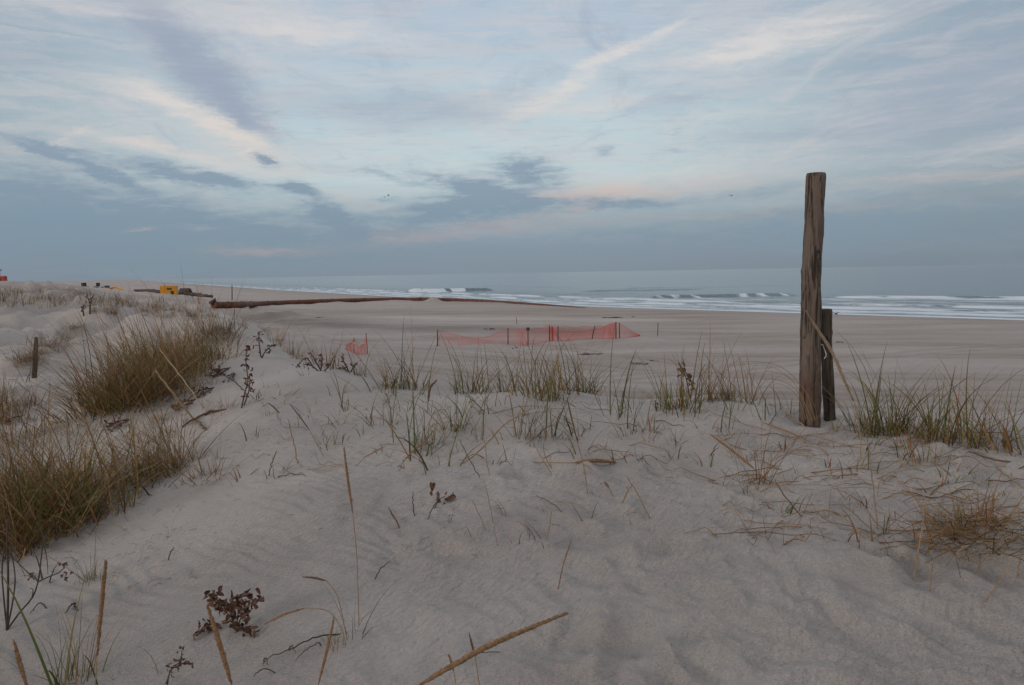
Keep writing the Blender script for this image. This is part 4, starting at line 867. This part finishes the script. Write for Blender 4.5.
scatter(['low', 'tan'], [(92, 312), (130, 306), (175, 308), (205, 312), (215, 318), (150, 316), (100, 317)], 26, 10, 16, 'small dry grass tuft on the ridge behind the big left clump', 'small tufts on the ridge behind the big left clump', 6)
scatter(['tan', 'sparse', 'low'], [(215, 322), (262, 326), (300, 340), (290, 348), (240, 330)], 9, 12, 20, 'sparse straw tuft at the head of the sand ridge', 'straw tufts at the head of the sand ridge', 7)
scatter(['sprig'], [(255, 362), (420, 395), (600, 412), (790, 428), (780, 458), (560, 468), (380, 460), (250, 440)], 105, 8, 20, 'short stray grass sprig poking through the crest sand', 'stray sprigs on the middle crest', 8)
scatter(['sprig'], [(700, 440), (1024, 450), (1024, 560), (860, 560), (700, 480)], 62, 10, 28, 'short dry grass sprig in the sand right of centre', 'dry sprigs in the right sand', 9)
scatter(['sprig'], [(40, 430), (180, 430), (280, 400), (310, 470), (200, 500), (120, 500)], 42, 10, 24, 'small stray sprig on the left sand slope', 'stray sprigs on the left slope', 10)
scatter(['sprig'], [(420, 480), (680, 480), (660, 570), (420, 580)], 12, 10, 22, 'lone dry sprig in the smooth central sand', 'lone sprigs in the central sand', 12)
scatter(['sparse'], [(0, 340), (60, 350), (110, 352), (90, 400), (30, 400)], 14, 16, 26, 'fine thin grass sprig in the sand hollow left of the big clump', 'thin sprigs in the left hollow', 13, wide=(1.2, 1.8))

scatter(['sparse', 'sparse'], [(345, 392), (480, 396), (600, 402), (780, 414), (790, 432), (640, 440), (480, 438), (350, 425)], 42, 22, 40, 'thin blades standing loose along the middle of the crest', 'loose blades along the middle crest', 14)
scatter(['sparse', 'sprig'], [(845, 425), (1030, 436), (1030, 470), (860, 462)], 22, 18, 34, 'thin loose blades in front of the right clump', 'loose blades before the right clump', 15)
def straws(poly, n, lab, grp, seed, lmin=14, lmax=60):
    rnd = random.Random(seed); xs = [p[0] for p in poly]; ys = [p[1] for p in poly]
    for _ in range(n):
        x = rnd.uniform(min(xs), max(xs)); y = rnd.uniform(min(ys), max(ys)); P = hit(x, y, True); k = P.y/FPX; L = rnd.uniform(lmin, lmax)*k; a = rnd.choice((rnd.gauss(-.35, .5), rnd.gauss(2.8, .5)))
        pts = []; cur = rnd.gauss(0, .5)
        for i in range(6):
            t = i/5; q = Vector((P.x+math.cos(a+cur*t)*L*t, P.y+math.sin(a+cur*t)*L*t, 0)); q.z = H(q.x, q.y)+.002+.03*math.sin(math.pi*t)*rnd.random(); pts.append(q)
        if rnd.random() < .5: pts[-1].z += rnd.uniform(.03, .16)
        pts[0].z -= .012
        S = spline([q-P for q in pts], 12); r = rnd.uniform(.0018, .0042)
        V, F = tube(S, [r*(1-.6*i/12) for i in range(13)], 4); o = mesh_obj('fallen_straw', V, F, rnd.choice((STRAW, STRAW, SEEDD, PALE, SEED)), None, True); o.location = P; tag(o, lab, 'straw', grp)
straws([(690, 430), (1030, 545)], 110, 'fallen dry straw on the sand right of centre below the posts', 'fallen straws in the right sand', 41, 22, 105)
straws([(340, 400), (700, 470)], 34, 'fallen dry straw on the middle of the sand crest', 'fallen straws on the middle crest', 42)
straws([(120, 400), (340, 480)], 26, 'fallen dry straw on the left sand slope', 'fallen straws on the left slope', 43, 10, 34)
B = hit(972, 548); mb = MB(); k = B.y/FPX; rnd = random.Random(77)
for _ in range(95):
    cx = rnd.gauss(0, 34)*k; cy = rnd.gauss(.05, .16); cz_ = abs(rnd.gauss(0, 10))*k; L = rnd.uniform(25, 105)*k; a = rnd.gauss(.1, .8)+rnd.choice((0, math.pi)); e = rnd.gauss(.05, .3); d_ = Vector((math.cos(a)*math.cos(e), math.sin(a)*math.cos(e)*.6, math.sin(e))); c_ = Vector((cx, cy, cz_)); bend = Vector((rnd.gauss(0, .1), rnd.gauss(0, .1), rnd.uniform(-.02, .25)))*L
    S = spline([c_-d_*L*.5, c_+bend*.6, c_+d_*L*.5], 8); S = [Vector((q.x, q.y, max(q.z, H(B.x+q.x, B.y+q.y)-B.z+.002))) for q in S]
    r = rnd.uniform(.0011, .0024); V, F = tube(S, [r*(1-.5*i/8) for i in range(9)], 4); random.seed(rnd.random()); mb.add(V, F, pick([(TAN, .55), (BROWN, .45)]))
o = mb.build('straw_heap', GM, None, True); o.location = B; tag(o, 'tangled heap of dead brown straw pressed to the sand at the right edge', 'straw heap')
# far grass on the distant left ridge: one uncountable cover
mb = MB(); rnd = random.Random(5)
for _ in range(900):
    x = rnd.uniform(-60, 215); y = rnd.uniform(290, 308)
    if x > 110 and y < 299: continue
    if fbm(np.array([x/22.]), np.array([y/6.]), 2)[0] < -.05: continue
    P_ = hit(x, y)
    if P_.y > 130 or P_.y < 18: continue
    for q in range(3): blade(mb, (P_.x+rnd.gauss(0, .12), P_.y+rnd.gauss(0, .12), P_.z-.02), rnd.uniform(.15, .5), rnd.uniform(0, 6.28), rnd.uniform(.05, .9), rnd.uniform(.1, .9), .014, pick(TN), 3)
tag(mb.build('distant_dune_grass', GM), 'thin dry grass cover on the far left dune ridge', 'dune grass', kind='stuff')
# plant litter on the crest
mb = MB()
for _ in range(1900):
    x = rnd.uniform(0, 1024); y = rnd.uniform(330, 590)
    if x > 260 and y < 395 and x < 640: continue
    if x > 500 and y < 425: continue
    if rnd.random() < (y-410)/150 and x > 200: continue
    P_ = hit(x, y)
    if P_.y > 25: continue
    l = rnd.uniform(.008, .06)*max(1, P_.y/6); a_ = rnd.uniform(0, 6.28); d_ = Vector((math.cos(a_), math.sin(a_), rnd.uniform(-.1, .25)))
    V, F = tube([P_+Vector((0, 0, .004)), P_+d_*l*.5+Vector((0, 0, .007)), P_+d_*l], .0009*max(1, P_.y/5), 4); mb.add(V, F, pick([(BROWN, .6), (TAN, .4)]))
tag(mb.build('plant_litter', GM), 'scattered bits of dry stem on the dune sand', 'litter', kind='stuff')

# ------------------------------------------------------------------ old stake on the left dune
B = hit(34, 378); k = B.y/FPX; mb = MB()
def wedge(mb, pts, w, th, c):
    for i in range(len(pts)-1):
        a_, b_ = pts[i], pts[i+1]; mb.add([a_+Vector((-w[i], -th, 0)), a_+Vector((w[i], -th, 0)), a_+Vector((w[i], th, 0)), a_+Vector((-w[i], th, 0)), b_+Vector((-w[i+1], -th, 0)), b_+Vector((w[i+1], -th, 0)), b_+Vector((w[i+1], th, 0)), b_+Vector((-w[i+1], th, 0))],
                                         [(0, 1, 5, 4), (1, 2, 6, 5), (2, 3, 7, 6), (3, 0, 4, 7), (3, 2, 1, 0), (4, 5, 6, 7)], c)
top = at(36, 337, B.y)-B
wedge(mb, [Vector((-.02, 0, -.15)), top*.5+Vector((.008, 0, 0)), top], [.030, .026, .014], .014, (1, 1, 1))
o = mb.build('broken_stake', PM2); o.location = B; tag(o, 'grey splintered wooden stake standing in the left dune sand', 'stake')

# ------------------------------------------------------------------ orange plastic netting with stakes
ORG, t_, p_ = mat('orange_netting'); p_.inputs['Roughness'].default_value = .5; gg = nd(t_, 'ShaderNodeNewGeometry').outputs['Position']
t_.links.new(mixc(t_, noise(t_, gg, 1.5, 3), (.60, .035, .02), (.76, .09, .05)), p_.inputs['Base Color'])
STK = plain('netting_stake_wood', (.06, .028, .024), .8, sc_=20)
def G(px, py): return hit(px, py)
stakes = [(437.5, 346, 437.5, 330.5), (508, 344.5, 508, 328.5), (528, 345, 528, 329), (549.5, 341, 549.5, 325.5), (558, 341, 558, 326), (591.5, 339, 595, 326), (616, 338.5, 616, 322.5), (619.5, 338, 619.5, 323)]
bases = [G(a_, b_) for a_, b_, *_ in stakes]; O = bases[0].copy()
fr = empty('netting_fence', O); tag(fr, 'sagging orange plastic mesh fence on thin stakes across the beach', 'fence')
tops = []
for (bx, by, tx, ty), Bp in zip(stakes, bases):
    tp_ = at(tx, ty, Bp.y); tops.append(tp_)
    V, F = tube([Bp-O-Vector((0, 0, .3)), (Bp+tp_)/2-O, tp_-O+Vector((0, 0, .04))], [.046, .044, .036], 6); s_ = mesh_obj('stake', V, F, STK, fr)
mb = MB(); q = tops[2]-O; mb.box(q.x-.13, q.x+.13, q.y-.07, q.y-.04, q.z-.1, q.z+.12); mb.build('marker_board', plain('dark_board', (.05, .035, .03), .7), fr)
def netting(bot, top, sag, parent, pitch=.09, sw=.0085, org=O, rows=14):
    mb = MB(); Bs = spline(bot, 160); Ts = spline(top, 160)
    L = sum((Bs[i+1]-Bs[i]).length for i in range(160)); nc = int(L/pitch)
    def pt(u, v):
        i = min(int(u*160), 159); f = u*160-i; b_ = Bs[i].lerp(Bs[i+1], f); t_ = Ts[i].lerp(Ts[i+1], f)
        p = b_.lerp(t_, v); p.z -= sag(u)*v; p.y += .06*math.sin(u*37+v*3)+.03*math.sin(u*91); return p-org
    up = Vector((0, 0, sw))
    def ribbon(P, wd):
        V = []; 
        for p in P: V += [p-wd, p+wd]
        mb.add(V, [(2*i, 2*i+1, 2*i+3, 2*i+2) for i in range(len(P)-1)])
    for r in range(rows+1): ribbon([pt(k/200, r/rows) for k in range(201)], up*(1.6 if r in (0, rows) else .6))
    dirx = (Bs[-1]-Bs[0]).normalized()*sw*.55
    for c_ in range(nc+1): ribbon([pt(c_/nc, k/6) for k in range(7)], dirx)
    return mb
sag = lambda u: .66*math.exp(-((u-.085)/.045)**2)+.12*math.sin(u*40)**2
bot = [b_ for b_ in bases[:7]]; top = tops[:7]
mb = netting(bot, top, sag, fr); mb.build('netting', ORG, fr)
E = G(640, 335.8)
mb = netting([bases[4], bases[5], bases[6], E], [tops[3]-Vector((0, 0, .45)), tops[5]-Vector((0, 0, .25)), tops[6], E+Vector((0, 0, .10))], lambda u: .1*math.sin(u*9)**2, fr); mb.build('netting', ORG, fr)
mb = netting([at(609, 339, bases[6].y-.3), bases[6]], [at(609, 327, bases[6].y-.3), tops[6]], lambda u: 0, fr, .05); mb.build('netting', ORG, fr)
# small scrap
c0 = [G(345, 348), G(352, 351), G(360, 353), G(368, 354)]; 
Ob = c0[0].copy(); fs = empty('netting_scrap', Ob); tag(fs, 'small crumpled orange netting scrap with two stubs behind the left crest', 'netting')
Yb = c0[-1].y
tp2 = [at(347, 344, Yb), at(354, 340, Yb), at(361, 346, Yb), at(366, 335, Yb)]; bt2 = [at(345, 349, Yb), at(352, 352, Yb), at(360, 355, Yb), at(368, 358, Yb)]
for (a_, b_) in (((366, 333), (368, 357)), ((354, 338), (354, 353))):
    V, F = tube([at(*b_, Yb)-Ob, at(*a_, Yb)-Ob], .03*Yb/56, 6); mesh_obj('stake', V, F, plain('red_stub', (.35, .06, .04), .7), fs)
mb = netting(bt2, tp2, lambda u: .15*math.sin(u*9)**2*Yb/56, fs, .06*Yb/56, .014*Yb/56, Ob, 9); mb.build('netting', ORG, fs)
for dx_ in (354.5, 363):
    mb = MB(); q = at(dx_, 342, Yb-.05)-Ob; s_ = 1.6*Yb/FPX; mb.add([q+Vector((-s_, 0, 0)), q+Vector((s_*.9, 0, .2*s_)), q+Vector((s_, .01, -1.2*s_)), q+Vector((-s_*.7, .02, -s_))], [(0, 1, 2, 3)]); mb.build('tag', plain('white_tag', (.6, .55, .45), .6), fs)

# ------------------------------------------------------------------ single stakes and wrack on the beach
def pole(x, y0, y1, label, r=.03, m=STK, lean=0):
    B = hit(x, y1); t_ = at(x+lean, y0, B.y)-B; V, F = tube([Vector((0, 0, -.3)), t_*.5+Vector((.01, 0, 0)), t_], [r, r, r*.8], 6); o = mesh_obj('beach_stake', V, F, m); o.location = B; return tag(o, label, 'stake')
pole(657.5, 322.5, 335.5, 'thin dark stake alone on the beach right of the netting', .035, TWIG, .5)
pole(517, 317, 324, 'small dark stake on the beach beyond the netting', .03, TWIG, -1)
pole(232, 285, 300, 'thin dark pole standing above the pipe end', .10, TWIG)
def wrack(x, y, wpx, hpx, label, seed):
    rnd = random.Random(seed); B = hit(x, y); k = B.y/FPX; mb = MB(); n_ = max(8, int(wpx*1.6))
    for _ in range(n_):
        ox = rnd.uniform(-.5, .5)*wpx*k; l = rnd.uniform(.1, .35)*wpx*k; a_ = rnd.gauss(0, .5); p = Vector((ox, rnd.gauss(0, .25), rnd.uniform(0, .5)*hpx*k*(1-abs(ox)/(wpx*k))))
        d_ = Vector((math.cos(a_), math.sin(a_), rnd.uniform(-.15, .25))); S = spline([p-d_*l*.5, p+Vector((0, 0, .12*l)), p+d_*l*.5], 6); V, F = tube(S, rnd.uniform(.10, .24)*k, 5); mb.add(V, F)
    o = mb.build('driftwood_debris', TWIG, None, True); o.location = B; return tag(o, label, 'driftwood')
for i, a_ in enumerate([(489, 329.5, 10, 3, 'dark driftwood lump beyond the left part of the netting'), (516, 348.5, 8, 3, 'dark driftwood lump in front of the netting'), (590, 354.5, 22, 1.5, 'long thin line of dark wrack in front of the netting'), (640, 364, 16, 1.5, 'dark wrack strip right of the netting front'),
                       (633, 317, 5, 1.2, 'tiny dark speck of driftwood near the waterline'), (612, 318, 20, .8, 'faint wrack line near the waterline'), (840, 343, 8, 1, 'small wrack bit right of the short post'), (322, 318, 10, 1.5, 'thin dark wrack near the sand heaps'), (655, 361, 10, .8, 'small dry wrack bit on the beach track'), (192, 297, 3, 3, 'small dark debris lump left of the pipe end')]): wrack(*a_, seed=i)

# ------------------------------------------------------------------ rusty dredge pipe
RUST = plain('rusty_pipe_steel', (.110, .042, .024), .8, 0, .4, 1.2)
pr = empty('dredge_pipeline', PW[0]); tag(pr, 'long rusty brown steel dredge pipe lying half buried toward the sea', 'pipeline')
S = spline([q-PW[0] for q in PW], 120); V, F = tube([q-Vector((0, 0, 1.9*max(0, i/120-.62))) for i, q in enumerate(S)], [.54-.22*max(0, i/120-.6)/.4 for i in range(121)], 20); mesh_obj('pipe', V, F, RUST, pr, True)
for k in range(0, 80, 8):
    d_ = (S[min(k+1, 120)]-S[max(k-1, 0)]).normalized(); V, F = tube([S[k]-d_*.08, S[k]+d_*.08], .61, 20); mesh_obj('flange', V, F, RUST, pr)
V, F = tube([Vector((-.6, -.3, .3)), Vector((.3, 0, .9)), Vector((.2, .1, .35))], .28, 8); mesh_obj('end_bracket', V, F, TWIG, pr)
def pipepile(rows, label, L, r):
    B0 = None
    for x, y, Y, ang in rows:
        B = at(x, y, Y)
        if B0 is None: B0 = B.copy(); root = empty('pipe_stack', B0); tag(root, label, 'pipes')
        d_ = Vector((math.cos(ang), math.sin(ang), 0))*L/2; V, F = tube([B-B0-d_, B-B0, B-B0+d_], r, 12); mesh_obj('pipe', V, F, PIPED, root, True)
PIPED = plain('dark_pipe_steel', (.05, .032, .028), .7, 0, .3, 1)
pipepile([(142, 290.8, 260, .2), (148, 291.3, 258, .1), (155, 291.6, 255, -.2), (160, 292.2, 252, -.2), (147, 290.9, 258.8, .15)], 'row of dark pipe sections lying left of the yellow box', 5, .55)
pipepile([(186, 290.2, 210, 0.05), (184, 291.2, 209, 0), (187, 292.0, 210.5, 0), (182, 292.6, 208, .1), (186, 291, 212, 0), (185, 289.6, 211, 0)], 'block of stacked dark pipes right of the yellow box', 2.6, .42)
pipepile([(179, 293.2, 205, -.1), (190, 294.0, 200, -.25), (196, 294.6, 196, -.3), (202, 295.8, 190, -.4), (206, 296.6, 188, 0)], 'line of loose dark pipes trailing right toward the rusty pipe', 3.2, .40)

# ------------------------------------------------------------------ machines far up the beach
YEL = plain('yellow_machine_paint', (.62, .27, .015), .5, 0, .15, .6); BLK = plain('black_machine_part', (.02, .02, .022), .6); GLS = plain('dark_glass', (.03, .045, .055), .15); WHT = plain('white_vehicle_paint', (.72, .72, .72), .35, 0, .05, .5); REDM = plain('red_container_paint', (.35, .035, .028), .6, 0, .2, .5); GRY = plain('grey_machine_metal', (.18, .20, .21), .5)
def rubber_wheels(root, xs, y0, y1, r, w):
    for x in xs:
        for y in (y0, y1):
            V, F = tube([Vector((x, y-w/2, r)), Vector((x, y+w/2, r))], r, 16); t_ = mesh_obj('wheel', V, F, BLK, root); V, F = tube([Vector((x, y-w/2-.02, r)), Vector((x, y+w/2+.02, r))], r*.5, 12); mesh_obj('rim', V, F, GRY, t_)
# yellow generator box on skids
Y = 196; B = at(169.5, 297.5, Y); B.z = min(B.z, H(B.x, B.y)+.1); print('box', B, H(B.x, B.y)); root = empty('generator_box', B, .2); tag(root, 'bright yellow generator box standing among dark pipes far up the beach', 'generator')
mb = MB(); mb.box(-1.9, 1.9, -1.2, 1.2, .3, 2.85); mb.box(-1.95, 1.95, -1.25, 1.25, 2.85, 2.95); 
for k in range(5): mb.box(-1.7+k*.8, -1.62+k*.8, -1.24, -1.2, .35, 2.8)
mb.build('housing', YEL, root)
mb = MB(); mb.box(.6, 1.35, -1.27, -1.205, .35, 1.7); mb.build('door', BLK, root)
mb = MB(); mb.box(-.3, .9, -1.26, -1.205, 2.0, 2.4); mb.build('grille', BLK, root)
mb = MB(); mb.box(-1.9, 1.9, -1.0, -.7, 0, .3); mb.box(-1.9, 1.9, .7, 1.0, 0, .3); mb.build('skid', BLK, root)
V, F = tube([Vector((-1.2, .5, 2.95)), Vector((-1.2, .5, 3.3))], .08, 8); mesh_obj('exhaust', V, F, BLK, root)
def loader(px, Y, label, paint, face):
    g = at(px, 291, Y); B = Vector((g.x, Y, at(px, 291.0, Y).z)); gz_ = H(g.x, Y); B.z = max(B.z, gz_-.2); root = empty('wheel_loader', B, face); tag(root, label, 'loader')
    rubber_wheels(root, (-1.6, 1.4), -1.1, 1.1, .8, .5)
    mb = MB(); mb.box(-2.8, .2, -1, 1, .9, 2.1); mb.box(.2, 2.0, -.6, .6, .8, 1.5); mb.build('body', paint, root)
    mb = MB(); mb.box(-.9, .5, -.75, .75, 2.1, 3.4); mb.box(-1.0, .6, -.85, .85, 3.4, 3.5); mb.build('cab', BLK, root)
    V, F = tube([Vector((.8, -.5, 1.6)), Vector((2.2, -.5, 1.9)), Vector((3.3, -.5, .7))], .14, 8); V2, F2 = tube([Vector((.8, .5, 1.6)), Vector((2.2, .5, 1.9)), Vector((3.3, .5, .7))], .14, 8); mb = MB(); mb.add(V, F); mb.add(V2, F2); mb.build('lift_arm', paint, root)
    mb = MB(); mb.add([(3.2, -1.3, .3), (3.2, 1.3, .3), (3.2, 1.3, 1.4), (3.2, -1.3, 1.4), (4.2, -1.3, .2), (4.2, 1.3, .2)], [(0, 1, 2, 3), (0, 4, 5, 1), (0, 3, 4), (1, 5, 2)]); mb.build('bucket', GRY, root)
    return root
loader(84, 330, 'dark loader with black cab left of the white truck', GRY, 2.6)
loader(99, 330, 'loader with black cab between white truck and yellow excavator', GRY, .4)
g = at(91, 291.5, 325); B = g.copy(); root = empty('pickup_truck', B, .3); tag(root, 'small white truck between the two dark loaders', 'truck')
rubber_wheels(root, (-1.7, 1.6), -.8, .8, .42, .25); mb = MB(); mb.box(-2.8, 2.7, -.95, .95, .5, 1.2); mb.build('body', WHT, root); mb = MB(); mb.add([(-1.0, -.85, 1.2), (1.3, -.85, 1.2), (1.3, .85, 1.2), (-1.0, .85, 1.2), (-.7, -.75, 2.1), (.7, -.75, 2.1), (.7, .75, 2.1), (-.7, .75, 2.1)], [(4, 5, 6, 7), (0, 1, 5, 4), (1, 2, 6, 5), (2, 3, 7, 6), (3, 0, 4, 7)]); mb.build('cab', WHT, root)
mb = MB(); mb.box(-.6, .6, -.87, -.82, 1.35, 1.95); mb.build('window', GLS, root)
# excavator: tracks, house, cab, boom laid low to the right
g = at(106, 293, 310); root = empty('excavator', g, -.1); tag(root, 'yellow excavator with long low boom stretched to the right', 'excavator')
for y_ in (-1.3, 1.3):
    V, F = tube([Vector((-2.2, y_-.3, .5)), Vector((-2.2, y_+.3, .5))], .5, 14); mb = MB(); mb.add(V, F); mb.box(-2.2, 2.2, y_-.3, y_+.3, .02, .98); V, F = tube([Vector((2.2, y_-.3, .5)), Vector((2.2, y_+.3, .5))], .5, 14); mb.add(V, F); mb.build('track', BLK, root)
mb = MB(); mb.box(-2.6, 2.0, -1.4, 1.4, 1.05, 2.1); mb.build('house', YEL, root); mb = MB(); mb.box(.5, 1.9, -1.4, -.3, 2.1, 3.0); mb.build('cab', GLS, root)
V, F = tube([Vector((1.6, .2, 1.7)), Vector((3.8, .2, 2.3)), Vector((6.5, .2, 1.5))], [.35, .42, .3], 8); mesh_obj('boom', V, F, YEL, root)
V, F = tube([Vector((6.3, .2, 1.7)), Vector((8.6, .2, .7))], .28, 8); mesh_obj('arm', V, F, YEL, root); mb = MB(); mb.box(8.2, 9.4, -.5, .9, .1, .9); mb.build('bucket', BLK, root)
# red container with mast
g = at(2, 282.3, 300); root = empty('red_shed', g, .1); tag(root, 'small red shed with a mast on the far left dune', 'shed')
mb = MB(); mb.box(-1.4, 1.4, -1.2, 1.2, -.6, 2.1); mb.add([(-1.5, -1.3, 2.1), (1.5, -1.3, 2.1), (1.5, 1.3, 2.1), (-1.5, 1.3, 2.1), (-1.5, 0, 2.5), (1.5, 0, 2.5)], [(0, 1, 5, 4), (2, 3, 4, 5), (0, 4, 3), (1, 2, 5)]); mb.build('wall', REDM, root)
mb = MB(); mb.box(-.3, .4, -1.24, -1.2, -.5, 1.4); mb.build('door', BLK, root); V, F = tube([Vector((-.4, 0, 2.3)), Vector((-.4, 0, 5.0))], .07, 6); mesh_obj('mast', V, F, GRY, root); mb = MB(); mb.box(-.9, .2, -.05, .05, 4.4, 5.1); mb.build('sign_board', GRY, root)

# ------------------------------------------------------------------ gulls
GUL = plain('gull_grey', (.10, .10, .11), .8)
def gull(px, py, Y, span, bank, yaw, label):
    root = empty('gull', at(px, py, Y), yaw); root.rotation_euler = (bank, 0, yaw); tag(root, label, 'gull')
    S = [Vector((0, t, .02*math.sin(t*6))) for t in (-.26, -.2, -.1, 0, .1, .2, .26, .29)]; V, F = tube(S, [.02, .05, .075, .08, .065, .045, .04, .008], 10); mesh_obj('body', V, F, GUL, root, True)
    for s in (-1, 1):
        rib = [(0.05, 0, .02, .13), (.25, .03, .16, .13), (.45, .0, .20, .10), (.62, -.06, .13, .06), (span/2, -.14, .04, .01)]; V = []
        for x, y, z, c_ in rib: V += [(s*x, y+c_, z), (s*x, y, z+.012), (s*x, y-c_, z), (s*x, y, z-.006)]
        F = []
        for i in range(len(rib)-1):
            for j in range(4): F.append((i*4+j, i*4+(j+1) % 4, i*4+4+(j+1) % 4, i*4+4+j))
        mesh_obj('wing', V, F, GUL, root, True)
gull(384.5, 197, 170, 1.4, .1, .5, 'dark gull flying over the sea left of centre')
gull(388.5, 195.5, 190, 1.3, -.5, 1.9, 'second gull close to the dark one, fainter and banking')
gull(731, 195.8, 165, 1.4, .35, .3, 'lone gull gliding left of the tall post')
gull(836, 314, 98, 1.3, .1, .4, 'gull low over the surf right of the short post')
